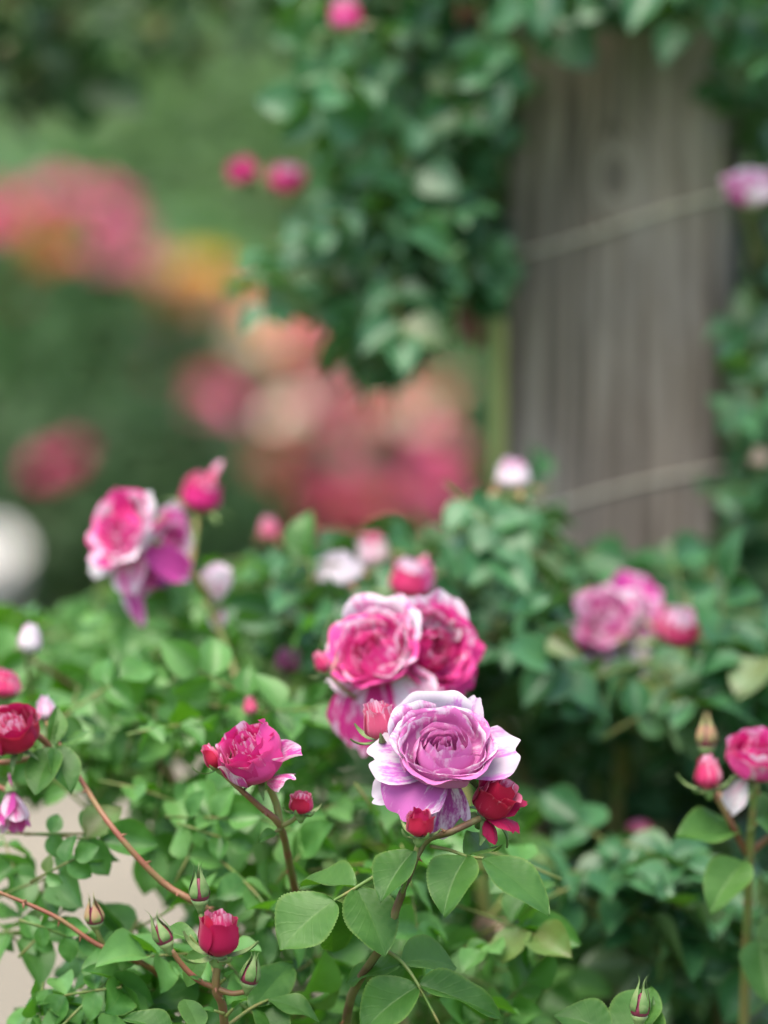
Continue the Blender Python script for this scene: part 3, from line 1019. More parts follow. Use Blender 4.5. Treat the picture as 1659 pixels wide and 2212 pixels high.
# climbing rose left of the post
r = random.Random(31)
L = []
L += scatter(r, [(730, -150), (1110, -150), (1060, 80), (1120, 260), (1035, 330), (1035, 640), (990, 690), (930, 700), (800, 640), (730, 560), (750, 420), (740, 300), (690, 120)], 2.66, 2.86, 150, 0.034, up=0.7, tocam=0.6)
L += scatter(r, [(540, 560), (700, 480), (800, 640), (640, 690)], 2.7, 2.85, 8, 0.032)
L += scatter(r, [(770, 690), (960, 680), (900, 760), (810, 830), (745, 830)], 2.7, 2.85, 10, 0.034)
L += scatter(r, [(760, -150), (1110, -150), (1070, 600), (900, 660), (790, 560)], 2.9, 3.05, 90, 0.036, up=0.7, tocam=0.6)
gL = Vector((pc.x - 0.10, pc.y + 0.03, 0.005))
canesL = [
    ([gL, P(1090, 1600, 3.0), P(1085, 1000, 2.97), P(1060, 640, 2.93), P(960, 350, 2.88), P(820, 50, 2.86), P(700, -200, 2.9)], 0.007, 0.003, 'cane_brown'),
    ([gL + Vector((0.02, 0.02, 0)), P(1077, 1500, 2.90), P(1078, 1060, 2.86), P(1078, 820, 2.84), P(1070, 640, 2.84), P(1010, 400, 2.88), P(930, 100, 2.9)], 0.0050, 0.0044, 'cane_yellow'),
    ([P(1000, 480, 2.88), P(820, 470, 2.84), P(660, 455, 2.82), P(600, 420, 2.82), P(575, 395, 2.82)], 0.0025, 0.0013, 'cane_green'),
    ([P(980, 520, 2.88), P(900, 640, 2.84), P(850, 740, 2.82), P(790, 810, 2.82)], 0.0025, 0.0012, 'cane_green'),
]
bush('climbing rose trained up the left side of the grey post', 'climbing rose', gL, L, 'leaf_climb', canesL, name='climbing_rose')

# climbing rose right of the post and over its top
r = random.Random(37)
Q = []
Q += scatter(r, [(1600, 110), (1670, 90), (1850, 60), (1850, 1330), (1660, 1290), (1600, 1240), (1590, 1060), (1640, 980), (1600, 900), (1600, 780), (1660, 700), (1670, 450), (1640, 300)], 2.72, 2.95, 120, 0.034, up=0.7, tocam=0.6)
Q += scatter(r, [(1575, 790), (1650, 760), (1650, 900), (1585, 900)], 2.66, 2.72, 3, 0.034, up=0.6, tocam=0.8)
Q += scatter(r, [(1560, 1040), (1640, 1020), (1640, 1100), (1570, 1100)], 2.7, 2.78, 3, 0.032, up=0.6, tocam=0.8)
Q += scatter(r, [(1565, 130), (1640, 130), (1640, 190), (1575, 190)], 2.7, 2.78, 3, 0.032, up=0.6, tocam=0.8)
Q += scatter(r, [(1140, -170), (1800, -170), (1800, 90), (1560, 50), (1400, 30), (1230, 55), (1160, 130)], 2.62, 2.80, 54, 0.033, up=0.7, tocam=0.6)
Q += scatter(r, [(1670, 0), (1900, 0), (1900, 1300), (1690, 1300)], 2.98, 3.2, 90, 0.036, up=0.7, tocam=0.6)
gQ = Vector((pc.x + 0.14, pc.y + 0.02, 0.005))
canesQ = [
    ([gQ, P(1640, 1600, 2.95), P(1635, 1000, 2.92), P(1640, 600, 2.9), P(1620, 100, 2.86), P(1480, -60, 2.76), P(1200, -20, 2.72), P(1130, 60, 2.72)], 0.007, 0.002, 'cane_brown'),
    ([gQ + Vector((0.03, 0, 0)), P(1720, 1500, 2.95), P(1740, 900, 2.9), P(1700, 300, 2.9), P(1640, -200, 2.9)], 0.006, 0.003, 'cane_green'),
    ([P(1638, 700, 2.9), P(1625, 560, 2.75), P(1612, 450, 2.65)], 0.0018, 0.0013, 'cane_green'),
]
bush('climbing rose on the right side and over the top of the grey post', 'climbing rose', gQ, Q, 'leaf_climb', canesQ, name='climbing_rose')

# rose branch overhanging the top left corner, nearer the far beds
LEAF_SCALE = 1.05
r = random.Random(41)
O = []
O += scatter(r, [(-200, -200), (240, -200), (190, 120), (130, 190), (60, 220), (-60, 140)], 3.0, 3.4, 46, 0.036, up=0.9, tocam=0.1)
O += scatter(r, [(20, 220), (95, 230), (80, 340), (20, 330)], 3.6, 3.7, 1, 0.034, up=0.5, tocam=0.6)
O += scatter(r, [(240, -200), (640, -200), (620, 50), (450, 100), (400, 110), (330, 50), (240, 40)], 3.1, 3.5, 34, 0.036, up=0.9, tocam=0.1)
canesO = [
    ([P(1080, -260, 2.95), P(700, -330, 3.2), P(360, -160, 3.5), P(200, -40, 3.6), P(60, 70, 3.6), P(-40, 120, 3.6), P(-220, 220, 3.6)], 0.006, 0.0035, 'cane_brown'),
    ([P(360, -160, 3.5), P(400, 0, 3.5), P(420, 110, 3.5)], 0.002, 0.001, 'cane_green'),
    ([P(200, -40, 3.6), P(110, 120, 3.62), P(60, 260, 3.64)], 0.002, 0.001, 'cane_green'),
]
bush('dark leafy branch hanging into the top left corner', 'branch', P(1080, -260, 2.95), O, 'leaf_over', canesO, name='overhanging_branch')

# ------------------------------------------------------------------ the striped lilac rose in focus
D = 2.10
s = Spray('large open lilac and white striped rose in sharp focus, with three buds on its stem', (760, 2150, 2.14))
s.cane([(740, 2290, 2.2), (760, 2150, 2.14), (832, 2030, 2.11), (868, 1930, 2.10), (915, 1822, 2.105), (975, 1797, 2.092), (1035, 1768, 2.10)], 0.0024, 0.0016, 'cane_brown')
s.cane([(915, 1822, 2.105), (940, 1740, 2.122), (958, 1690, 2.118)], 0.0019, 0.0019, 'cane_green')
s.cane([(868, 1930, 2.10), (892, 1862, 2.104), (906, 1812, 2.102)], 0.0016, 0.0012, 'cane_green')
s.cane([(930, 1770, 2.118), (860, 1690, 2.13), (825, 1612, 2.125)], 0.0014, 0.0013, 'cane_green')
ax = cv(0.04, 0.70, 0.71)
base = P(960, 1606, D) - ax * 0.015
rose(s.o, 'bloom', base, ax, 0.0242, 0.0205, 3, ['lilac'], ['lilac_rim', 'lilac', 'lilac_rim'], roll=0, sc=0.9, detail=1.5, centre=0.62, gap=0.86, lip=0.16, ruf=0.05,
     guards=[
         (184, dict(L=0.0385, W=0.036, a0=16, a1=4, cupc=0.05, ruf=0.0011, r0=0.003, z0=-0.001, notch=0.10, rnd=0.26), 'lilac_white'),
         (205, dict(L=0.039, W=0.026, a0=0, a1=-22, cupc=0.05, ruf=0.0012, r0=0.003, z0=-0.004), 'lilac_white'),
         (232, dict(L=0.039, W=0.038, a0=18, a1=-48, cupc=0.10, ruf=0.001, r0=0.003, z0=-0.001), 'lilac_solid'),
         (266, dict(L=0.037, W=0.034, a0=-20, a1=-62, cupc=-0.1, ruf=0.0010, r0=0.003, z0=-0.002), 'lilac_stripe'),
         (4, dict(L=0.040, W=0.036, a0=14, a1=22, cupc=0.10, ruf=0.0015, r0=0.003, z0=-0.001, notch=0.07, rnd=0.26), 'lilac_streak'),
         (62, dict(L=0.040, W=0.020, a0=16, a1=42, cupc=0.1, ruf=0.001, r0=0.003, z0=-0.001), 'lilac_white'),
         (98, dict(cup=True, R=0.0282, H=0.0235, span=40, close=1.08, lip=0.004, ruf=0.0010, drop=0.12), 'lilac_white'),
         (135, dict(cup=True, R=0.0272, H=0.0215, span=36, close=1.06, lip=0.004, ruf=0.0010, drop=0.15), 'lilac_rim'),
     ])
bud_colour(s.o, 'bud', P(905, 1808, 2.082), cv(0.05, 0.92, 0.25), 0.0066, 0.0135, 21, ['red'], sep=(50, 75), sepL=1.0, open_=0.9, ruf=0.10, inner=['red_solid'])
b2 = bud_colour(s.o, 'bud', P(1046, 1762, 2.112), cv(0.42, 0.80, 0.40), 0.0098, 0.0215, 25, ['red', 'red_solid'], sep=(-20, -80), sepL=0.85, open_=1.02, ruf=0.09, inner=['redpink', 'red'], lip=0.25)
Mb = axis_frame(P(1046, 1762, 2.112), cv(0.42, 0.80, 0.40))
petal(b2, Mb, 5, flat(0.022, 0.013, 60, 25, -0.5, 0.0012, 77), 'red_solid', 10, 12)
petal(b2, Mb, 325, flat(0.021, 0.014, 45, -30, -0.4, 0.0012, 78), 'red_solid', 10, 12)
petal(b2, Mb, 300, flat(0.017, 0.010, 10, -60, -0.4, 0.0008, 79), 'red_solid', 10, 12)
bud_colour(s.o, 'bud', P(826, 1600, 2.125), cv(-0.18, 0.95, 0.25), 0.0078, 0.0205, 29, ['coral', 'redpink'], sep=(60, 88), sepL=1.0, open_=0.8, ruf=0.10, inner=['coral'])
nf = (0.1, 0.45, 0.9)
s.leaf([(930, 1828, 2.105), (970, 1836, 2.10), (1010, 1850, 2.095), (1046, 1854, 2.09)],
       [(1044, 1854, 1198, 1948, 118, (0.35, 0.72, 0.55), 2.09, 2.075),
        (1008, 1850, 955, 1966, 108, (-0.25, 0.35, 0.9), 2.095, 2.075),
        (1004, 1850, 1075, 1795, 80, (0.2, 0.8, 0.5), 2.097, 2.13)], seed=2)
s.leaf([(866, 1936, 2.10), (878, 1900, 2.095)], [(893, 1838, 818, 1940, 88, (-0.4, 0.45, 0.8), 2.10, 2.085)], seed=5)
s.leaf([(850, 1868, 2.12), (790, 1905, 2.11), (745, 1932, 2.105), (720, 1946, 2.10)],
       [(722, 1945, 602, 2048, 140, (-0.35, 0.5, 0.8), 2.10, 2.09),
        (770, 1918, 838, 2048, 120, (0.3, 0.35, 0.9), 2.108, 2.09),
        (768, 1918, 640, 1895, 84, (-0.1, 0.85, 0.5), 2.108, 2.13),
        (722, 1945, 735, 2075, 90, (0.3, 0.2, 0.9), 2.11, 2.125)], seed=1)
s.leaf([(832, 2052, 2.115), (870, 2080, 2.11), (905, 2130, 2.105), (950, 2215, 2.10)],
       [(903, 2128, 1085, 2160, 84, (0.1, 0.8, 0.6), 2.107, 2.10),
        (903, 2130, 775, 2225, 110, (-0.2, 0.5, 0.8), 2.107, 2.10),
        (868, 2080, 1000, 2060, 96, (0.2, 0.7, 0.6), 2.112, 2.13),
        (868, 2082, 735, 2100, 70, (-0.2, 0.8, 0.5), 2.112, 2.13),
        (950, 2215, 1010, 2330, 100, (0.1, 0.5, 0.8), 2.10, 2.09)], seed=4)

# pink double cluster just behind it
s = Spray('pair of large pink and white roses behind and above the striped lilac rose', (930, 1700, 2.32))
s.cane([(1000, 1900, 2.42), (950, 1700, 2.34), (895, 1560, 2.29), (850, 1490, 2.265)], 0.0026, 0.0020, 'cane_green')
s.cane([(895, 1560, 2.29), (905, 1500, 2.285), (915, 1450, 2.285)], 0.0020, 0.0018, 'cane_green')
ax = cv(-0.28, 0.58, 0.76)
rose(s.o, 'bloom', P(800, 1388, 2.25) - ax * 0.019, ax, 0.0235, 0.022, 51, ['pink'], ['pink', 'pink_pale', 'pink'], roll=30, sc=0.86, detail=1.2, centre=0.58, gap=0.8, lip=0.2, ruf=0.06,
     guards=[
         (246, dict(L=0.054, W=0.046, a0=0, a1=-60, cupc=0.12, ruf=0.0022, r0=0.003), 'pink_droop'),
         (308, dict(L=0.042, W=0.034, a0=0, a1=-40, cupc=0.05, ruf=0.0015, r0=0.003), 'pink_pale'),
         (200, dict(L=0.031, W=0.026, a0=12, a1=0, cupc=-0.2, ruf=0.0012, r0=0.003), 'pink_pale'),
         (165, dict(L=0.033, W=0.030, a0=16, a1=20, cupc=0.1, ruf=0.0015, r0=0.003), 'pink_pale'),
         (85, dict(cup=True, R=0.0275, H=0.026, span=42, close=1.1, lip=0.005, ruf=0.0015), 'pink_pale'),
         (35, dict(cup=True, R=0.0275, H=0.025, span=40, close=1.1, lip=0.005, ruf=0.0015), 'pink_pale')])
ax = cv(0.50, 0.22, 0.84)
rose(s.o, 'bloom', P(948, 1395, 2.26) - ax * 0.018, ax, 0.0215, 0.021, 58, ['pink_solid', 'pink'], ['pink', 'pink_pale', 'pink_solid'], roll=55, sc=0.9, detail=1.2, centre=0.55, gap=0.8, lip=0.2, ruf=0.07,
     guards=[
         (10, dict(L=0.034, W=0.034, a0=40, a1=5, cupc=0.1, ruf=0.0015, r0=0.003), 'pink_solid'),
         (320, dict(L=0.034, W=0.034, a0=35, a1=-10, cupc=0.1, ruf=0.0015, r0=0.003), 'pink_solid'),
         (75, dict(L=0.036, W=0.036, a0=40, a1=10, cupc=0.1, ruf=0.0015, r0=0.003), 'pink_pale'),
         (120, dict(L=0.034, W=0.034, a0=45, a1=15, cupc=0.1, ruf=0.0015, r0=0.003), 'pink_pale')])
bud_colour(s.o, 'bud', P(706, 1452, 2.24), cv(-0.45, 0.85, 0.2), 0.0042, 0.0125, 62, ['redpink'], sep=(70, 88), open_=0.55, ruf=0.03)
s.cane([(800, 1530, 2.275), (745, 1490, 2.25), (706, 1453, 2.24)], 0.0012, 0.001, 'cane_green')

# half open crimson pink rose, centre left
s = Spray('half open deep pink rose with a slim red bud, left of the lilac rose', (628, 1900, 2.2))
s.cane([(680, 2100, 2.3), (632, 1900, 2.2), (622, 1850, 2.17), (604, 1782, 2.14), (560, 1742, 2.135), (522, 1708, 2.13), (470, 1660, 2.13)], 0.0023, 0.0012, 'cane_red')
s.cane([(606, 1785, 2.14), (596, 1735, 2.14), (578, 1690, 2.135)], 0.0019, 0.0019, 'cane_green')
s.cane([(606, 1785, 2.14), (632, 1772, 2.138), (648, 1755, 2.135)], 0.0013, 0.0011, 'cane_green')
ax = cv(-0.34, 0.78, 0.52)
rose(s.o, 'bloom', P(566, 1682, 2.13), ax, 0.0142, 0.0270, 71, ['pink_solid', 'pink'], ['pink_solid', 'pink', 'pink_solid'], roll=20, detail=1.3, centre=0.58, gap=0.82, lip=0.10, ruf=0.07, rings=2, close=0.86,
     guards=[
         (265, dict(cup=True, R=0.0152, H=0.0215, span=50, close=0.92, lip=0.001, ruf=0.0012, drop=0.3), 'pink'),
         (215, dict(cup=True, R=0.0150, H=0.0190, span=44, close=0.98, lip=0.001, ruf=0.0012, drop=0.3), 'mag_solid'),
         (0, dict(cup=True, R=0.0158, H=0.0315, span=56, close=0.62, lip=0.0015, ruf=0.0010, drop=0.25), 'pink'),
         (345, dict(L=0.027, W=0.014, a0=50, a1=5, cupc=0.9, ruf=0.0008, r0=0.004), 'mag_solid'),
         (318, dict(L=0.023, W=0.013, a0=35, a1=0, cupc=-0.8, ruf=0.0012, r0=0.004), 'pink_pale')])
bud_colour(s.o, 'bud', P(473, 1660, 2.13), cv(-0.50, 0.84, 0.1), 0.0046, 0.0135, 75, ['redpink', 'red'], sep=(66, 86), sepL=1.0, open_=0.55, ruf=0.03)
bud_colour(s.o, 'bud', P(650, 1758, 2.135), cv(0.05, 0.95, 0.25), 0.0060, 0.0115, 78, ['red', 'redpink'], sep=(60, 45), open_=0.8, ruf=0.06)
s.leaf([(606, 1790, 2.14), (590, 1800, 2.135)], [(596, 1798, 560, 1815, 26, (0, 0.6, 0.8), 2.135, 2.13)], seed=3)

# crimson bud with three green buds, bottom left
s = Spray('upright crimson bud with folded sepals among three green buds, low on the left', (485, 2240, 2.1))
s.cane([(500, 2420, 2.2), (486, 2240, 2.11), (480, 2170, 2.09), (466, 2140, 2.083), (469, 2090, 2.08), (472, 2068, 2.08)], 0.0024, 0.0017, 'cane_red')
s.cane([(468, 2135, 2.083), (430, 2118, 2.08), (398, 2090, 2.078), (370, 2052, 2.075)], 0.0015, 0.0013, 'cane_red')
s.cane([(468, 2135, 2.083), (500, 2146, 2.082), (528, 2142, 2.08)], 0.0015, 0.0013, 'cane_red')
s.cane([(478, 2160, 2.085), (455, 2060, 2.105), (436, 1985, 2.115), (432, 1965, 2.115)], 0.0014, 0.0012, 'cane_green')
bud_colour(s.o, 'bud', P(471, 2066, 2.08), cv(0.0, 0.95, 0.28), 0.0098, 0.0225, 83, ['red_solid'], sep=(28, 55), sepL=0.95, open_=0.86, ruf=0.07, inner=['redpink', 'red'], lip=0.05, roll=40)
Mb = axis_frame(P(471, 2066, 2.08), cv(0.0, 0.95, 0.28))
bud_tight(s.o, 'green_bud', P(360, 2040, 2.075), cv(-0.38, 0.9, 0.1), 0.0047, 0.0108, 86)
bud_tight(s.o, 'green_bud', P(432, 1948, 2.115), cv(-0.05, 0.98, 0.15), 0.0049, 0.0116, 87, roll=20)
bud_tight(s.o, 'green_bud', P(536, 2126, 2.08), cv(0.22, 0.93, 0.2), 0.0048, 0.0108, 89, roll=50)
for k, (x0, y0, x1, y1) in enumerate([(462, 2128, 412, 2108), (470, 2128, 505, 2096), (484, 2190, 440, 2176), (488, 2196, 520, 2160)]):
    s.leaf([(x0, y0, 2.083), ((x0 + x1) / 2, (y0 + y1) / 2, 2.08)], [((x0 + x1) / 2, (y0 + y1) / 2, x1, y1, 12, (0, 0.5, 0.8), 2.08, 2.075)], mat='leaf', seed=k, hi=False)
s.leaf([(486, 2235, 2.10), (430, 2225, 2.10), (372, 2236, 2.10)],
       [(430, 2225, 400, 2140, 60, (0.2, 0.6, 0.7), 2.10, 2.12), (372, 2236, 270, 2190, 66, (-0.1, 0.8, 0.6), 2.10, 2.10), (430, 2226, 402, 2290, 56, (-0.2, 0.5, 0.8), 2.10, 2.08)], seed=2)
s.leaf([(486, 2220, 2.10), (540, 2180, 2.12), (580, 2160, 2.13)],
       [(560, 2168, 610, 2260, 74, (0.3, 0.5, 0.8), 2.13, 2.11), (580, 2160, 690, 2190, 74, (0.2, 0.8, 0.5), 2.13, 2.12), (545, 2180, 640, 2060, 84, (0.3, 0.7, 0.5), 2.125, 2.16)], seed=6)
s.leaf([(455, 2060, 2.105), (430, 2045, 2.10), (410, 2020, 2.1)], [(425, 2035, 345, 2005, 44, (0, 0.8, 0.6), 2.1, 2.11), (440, 2050, 395, 2130, 56, (-0.2, 0.5, 0.8), 2.1, 2.10)], seed=1)

# ------------------------------------------------------------------ softer sprays round about
def small_rose(spray, pos, axis, R, seed, mi, mo, guards=(), H=None, **kw):
    H = H or R * 1.05
    return rose(spray.o, 'bloom', P(*pos) - axis * (H * 0.75), axis, R, H, seed, mi, mo, detail=0.8, guards=guards, **kw)


# upper left pink and white cluster
s = Spray('pink and white rose with ragged hanging petals at the upper left end of the bush', (500, 1420, 2.46))
s.cane([(560, 1560, 2.5), (500, 1420, 2.46), (455, 1300, 2.43), (410, 1235, 2.42), (355, 1190, 2.42), (320, 1180, 2.42)], 0.0024, 0.0017, 'cane_green')
s.cane([(410, 1235, 2.42), (420, 1170, 2.46), (425, 1105, 2.5)], 0.0016, 0.0013, 'cane_green')
ax = cv(-0.62, 0.42, 0.66)
small_rose(s, (262, 1140, 2.40), ax, 0.0185, 91, ['pink'], ['pink', 'pink_pale'], rings=2, lip=0.25, ruf=0.10, roll=15, guards=[
    (200, dict(L=0.032, W=0.024, a0=25, a1=-20, cupc=0.1, ruf=0.001, r0=0.003), 'white_petal'),
    (255, dict(L=0.030, W=0.026, a0=10, a1=-30, cupc=0.1, ruf=0.001, r0=0.003), 'pink_pale'),
    (250, dict(L=0.046, W=0.017, a0=-18, a1=-45, cupc=0.5, ruf=0.0006, r0=0.003), 'mag_solid'),
    (20, dict(L=0.030, W=0.024, a0=50, a1=20, cupc=0.1, ruf=0.001, r0=0.003), 'white_petal'),
    (80, dict(L=0.030, W=0.014, a0=60, a1=45, cupc=0.4, ruf=0.001, r0=0.003), 'pink_solid'),
    (310, dict(L=0.034, W=0.020, a0=-40, a1=-75, cupc=0.2, ruf=0.0015, r0=0.003), 'mag_solid')])
Mb = axis_frame(P(330, 1190, 2.42), cv(0.5, 0.7, 0.4))
bp_ = bud_colour(s.o, 'bud', P(428, 1105, 2.5), cv(0.15, 0.95, 0.2), 0.0118, 0.021, 94, ['redpink', 'pink_solid'], open_=0.85, ruf=0.08, sep=(20, -30), lip=0.1)
petal(bp_, axis_frame(P(428, 1105, 2.5), cv(0.3, 0.9, 0.2)), 20, flat(0.032, 0.014, 80, 85, 0.3, 0.001, 95), 'redpink', 8, 10)
small_rose(s, (372, 1185, 2.44), cv(0.62, 0.05, 0.55), 0.0135, 96, ['pink', 'mag_solid'], ['pink_pale', 'white_petal', 'mag_solid'], rings=2, lip=0.2, ruf=0.10, H=0.018, guards=[
    (130, dict(L=0.032, W=0.018, a0=35, a1=60, cupc=0.3, ruf=0.001, r0=0.003), 'pink_solid'),
    (70, dict(L=0.026, W=0.024, a0=20, a1=20, cupc=0.2, ruf=0.001, r0=0.003), 'pink_pale'),
    (235, dict(L=0.028, W=0.024, a0=5, a1=-35, cupc=0.2, ruf=0.0015, r0=0.003), 'mag_solid'),
    (275, dict(L=0.026, W=0.024, a0=5, a1=-30, cupc=0.2, ruf=0.0015, r0=0.003), 'lilac_stripe')])

# pale hanging bloom to its right
s = Spray('pale lilac drooping rose petals on a thin stem, right of the upper left cluster', (490, 1440, 2.44))
s.cane([(560, 1540, 2.46), (495, 1420, 2.44), (470, 1340, 2.43), (462, 1290, 2.43)], 0.0016, 0.0012, 'cane_red')
bl = hip('bloom', axis_frame(P(468, 1300, 2.43), cv(0.0, 0.95, 0.3)), 0.004, 0.007, s.o)
for k, (phi, m_) in enumerate([(270, 'white_petal'), (200, 'pink_pale'), (330, 'white_petal'), (90, 'pink_pale'), (30, 'white_petal')]):
    petal(bl, axis_frame(P(468, 1300, 2.43), cv(0.0, 0.95, 0.3)), phi, flat(0.022, 0.018, 62, 84, 0.3, 0.001, 300 + k), m_, 8, 10)
petal(bl, axis_frame(P(468, 1300, 2.43), cv(0.0, 0.95, 0.3)), 280, flat(0.016, 0.010, -70, -95, 0.3, 0.0005, 306), 'pink_pale', 8, 10)

# trio of buds in the middle
s = Spray('pale blush rounded bud, leftmost of the blurred bud trio above the pink pair', (800, 1420, 2.5))
s.cane([(870, 1480, 2.52), (800, 1380, 2.5), (750, 1290, 2.48), (735, 1262, 2.48)], 0.0018, 0.0014, 'cane_green')
bud_colour(s.o, 'bud', P(735, 1262, 2.48), cv(-0.12, 0.92, 0.35), 0.0130, 0.0185, 111, ['white_petal'], open_=0.7, ruf=0.03, sep=(20, -20), inner=['white_petal'], sepmat='sepal_red')
s = Spray('narrow light pink bud, tallest and middle one of the blurred bud trio', (820, 1400, 2.53))
s.cane([(870, 1480, 2.55), (835, 1350, 2.53), (818, 1245, 2.52), (815, 1228, 2.52)], 0.0017, 0.0013, 'cane_green')
bud_colour(s.o, 'bud', P(815, 1230, 2.52), cv(-0.2, 0.95, 0.2), 0.0095, 0.0215, 113, ['pink_pale', 'white_petal'], open_=0.75, ruf=0.08, sep=(20, -20), inner=['coral'])
s = Spray('pink and red half open bud, rightmost of the blurred bud trio', (870, 1420, 2.46))
s.cane([(890, 1470, 2.5), (880, 1380, 2.47), (882, 1300, 2.44), (884, 1286, 2.44)], 0.0018, 0.0014, 'cane_green')
bb = bud_colour(s.o, 'bud', P(884, 1290, 2.44), cv(0.12, 0.95, 0.25), 0.0125, 0.0215, 117, ['redpink', 'pink'], open_=0.85, ruf=0.06, sep=(20, -20), inner=['pink_pale'], lip=0.1)
petal(bb, axis_frame(P(884, 1290, 2.44), cv(0.12, 0.95, 0.25)), 30, flat(0.026, 0.010, 70, 75, 0.3, 0.001, 118), 'coral', 8, 10)

# right cluster in front of the post foot
s = Spray('magenta and white rose cluster in front of the post, right of centre', (1345, 1560, 2.56))
s.cane([(1360, 1700, 2.62), (1345, 1560, 2.57), (1350, 1450, 2.54), (1340, 1400, 2.53)], 0.0026, 0.002, 'cane_green')
s.cane([(1350, 1450, 2.54), (1400, 1425, 2.52), (1440, 1400, 2.51), (1452, 1388, 2.51)], 0.0016, 0.0013, 'cane_green')
ax = cv(-0.3, 0.55, 0.75)
small_rose(s, (1300, 1335, 2.52), ax, 0.0165, 121, ['mag_solid', 'pink_pale'], ['mag_solid', 'pink_pale'], rings=2, lip=0.2, ruf=0.08, guards=[
    (190, dict(L=0.026, W=0.026, a0=40, a1=0, cupc=0.1, ruf=0.001, r0=0.003), 'mag_solid'),
    (235, dict(L=0.028, W=0.028, a0=10, a1=-30, cupc=0.1, ruf=0.001, r0=0.003), 'pink_pale'),
    (300, dict(L=0.036, W=0.026, a0=-20, a1=-60, cupc=0.1, ruf=0.001, r0=0.003), 'white_petal'),
    (130, dict(L=0.026, W=0.028, a0=50, a1=20, cupc=0.1, ruf=0.001, r0=0.003), 'mag_solid')])
small_rose(s, (1368, 1330, 2.53), cv(0.15, 0.45, 0.8), 0.0140, 311, ['white_petal', 'pink_pale'], ['white_petal', 'pink_pale', 'mag_solid'], rings=2, lip=0.25, ruf=0.10, H=0.018, guards=[
    (95, dict(L=0.030, W=0.030, a0=35, a1=20, cupc=0.2, ruf=0.0015, r0=0.003), 'mag_solid'),
    (60, dict(L=0.026, W=0.022, a0=30, a1=20, cupc=0.2, ruf=0.0015, r0=0.003), 'lilac'),
    (280, dict(L=0.030, W=0.020, a0=-10, a1=-50, cupc=0.2, ruf=0.0015, r0=0.003), 'pink_pale')])
bud_colour(s.o, 'bud', P(1458, 1386, 2.51), cv(0.15, 0.9, 0.4), 0.0132, 0.020, 127, ['pink_solid', 'redpink', 'red'], open_=0.85, ruf=0.05, sep=(10, -30), inner=['pink_pale'], lip=0.1)

# right edge
s = Spray('plump pink and white rose with a red bud beside it at the right edge', (1605, 2060, 2.3))
s.cane([(1600, 2400, 2.34), (1612, 2060, 2.3), (1618, 1860, 2.27), (1625, 1760, 2.26), (1635, 1690, 2.25)], 0.0028, 0.002, 'cane_green')
s.cane([(1614, 1850, 2.27), (1580, 1780, 2.255), (1548, 1722, 2.25), (1535, 1705, 2.25)], 0.0018, 0.0014, 'cane_red')
s.cane([(1612, 1850, 2.27), (1660, 1810, 2.27), (1720, 1780, 2.27)], 0.002, 0.0016, 'cane_red')
ax = cv(0.15, 0.8, 0.55)
small_rose(s, (1640, 1622, 2.25), ax, 0.0155, 131, ['pink_solid'], ['pink_solid', 'pink', 'redpink'], rings=2, H=0.021, lip=0.1, ruf=0.05, close=0.9, guards=[
    (255, dict(L=0.024, W=0.018, a0=55, a1=85, cupc=0.4, ruf=0.001, r0=0.003), 'pink_pale'),
    (230, dict(L=0.022, W=0.014, a0=-30, a1=-80, cupc=0.1, ruf=0.001, r0=0.003), 'white_petal')])
bud_colour(s.o, 'bud', P(1532, 1706, 2.25), cv(-0.08, 0.97, 0.15), 0.0072, 0.0185, 137, ['redpink', 'red_solid'], open_=0.6, ruf=0.03, sep=(40, 75), sepL=1.1)
bud_tight(s.o, 'green_bud', P(1527, 1616, 2.28), cv(0.0, 0.98, 0.1), 0.0055, 0.0125, 138, mat='sepal_red')
s.cane([(1580, 1780, 2.26), (1545, 1690, 2.28), (1527, 1625, 2.28)], 0.0012, 0.001, 'cane_red')
s.leaf([(1612, 1830, 2.27), (1590, 1790, 2.26)], [(1600, 1795, 1462, 1800, 96, (-0.1, 0.75, 0.6), 2.26, 2.24)], seed=1)
s.leaf([(1618, 1845, 2.27), (1605, 1870, 2.25)], [(1608, 1862, 1535, 1960, 96, (-0.1, 0.5, 0.85), 2.25, 2.23)], seed=3)
s.leaf([(1618, 1800, 2.26), (1650, 1760, 2.26)], [(1640, 1770, 1600, 1690, 70, (0.2, 0.5, 0.8), 2.26, 2.28), (1650, 1760, 1720, 1830, 90, (0.2, 0.7, 0.6), 2.26, 2.24)], seed=4)
s.leaf([(1612, 2060, 2.3), (1640, 2030, 2.28)], [(1640, 2030, 1665, 2160, 100, (0.1, 0.5, 0.8), 2.28, 2.26), (1635, 2040, 1740, 2000, 90, (0.2, 0.7, 0.6), 2.28, 2.28)], seed=5)

# left edge
s = Spray('deep red half open rose cut by the left edge above the brown cane', (100, 1600, 2.2))
s.cane([(118, 1640, 2.2), (105, 1612, 2.19), (78, 1588, 2.18), (50, 1600, 2.18)], 0.0019, 0.0016, 'cane_red')
ax = cv(-0.15, 0.8, 0.5)
small_rose(s, (22, 1566, 2.17), ax, 0.0135, 141, ['redpink'], ['red_solid', 'red'], rings=2, H=0.021, lip=0.1, ruf=0.06, close=0.9)
s.cane([(105, 1612, 2.19), (60, 1640, 2.19), (-40, 1650, 2.19)], 0.0016, 0.0014, 'cane_red')
s.leaf([(118, 1635, 2.2), (125, 1620, 2.18)], [(112, 1615, 70, 1700, 84, (-0.3, 0.5, 0.8), 2.18, 2.16), (120, 1615, 158, 1705, 74, (0.4, 0.45, 0.75), 2.18, 2.165), (118, 1612, 190, 1540, 70, (0.3, 0.7, 0.5), 2.19, 2.22), (105, 1612, 128, 1520, 40, (0.5, 0.4, 0.8), 2.19, 2.2)], seed=2)
s = Spray('faded mauve pink rose hanging at the left edge below the red one', (-40, 1720, 2.2))
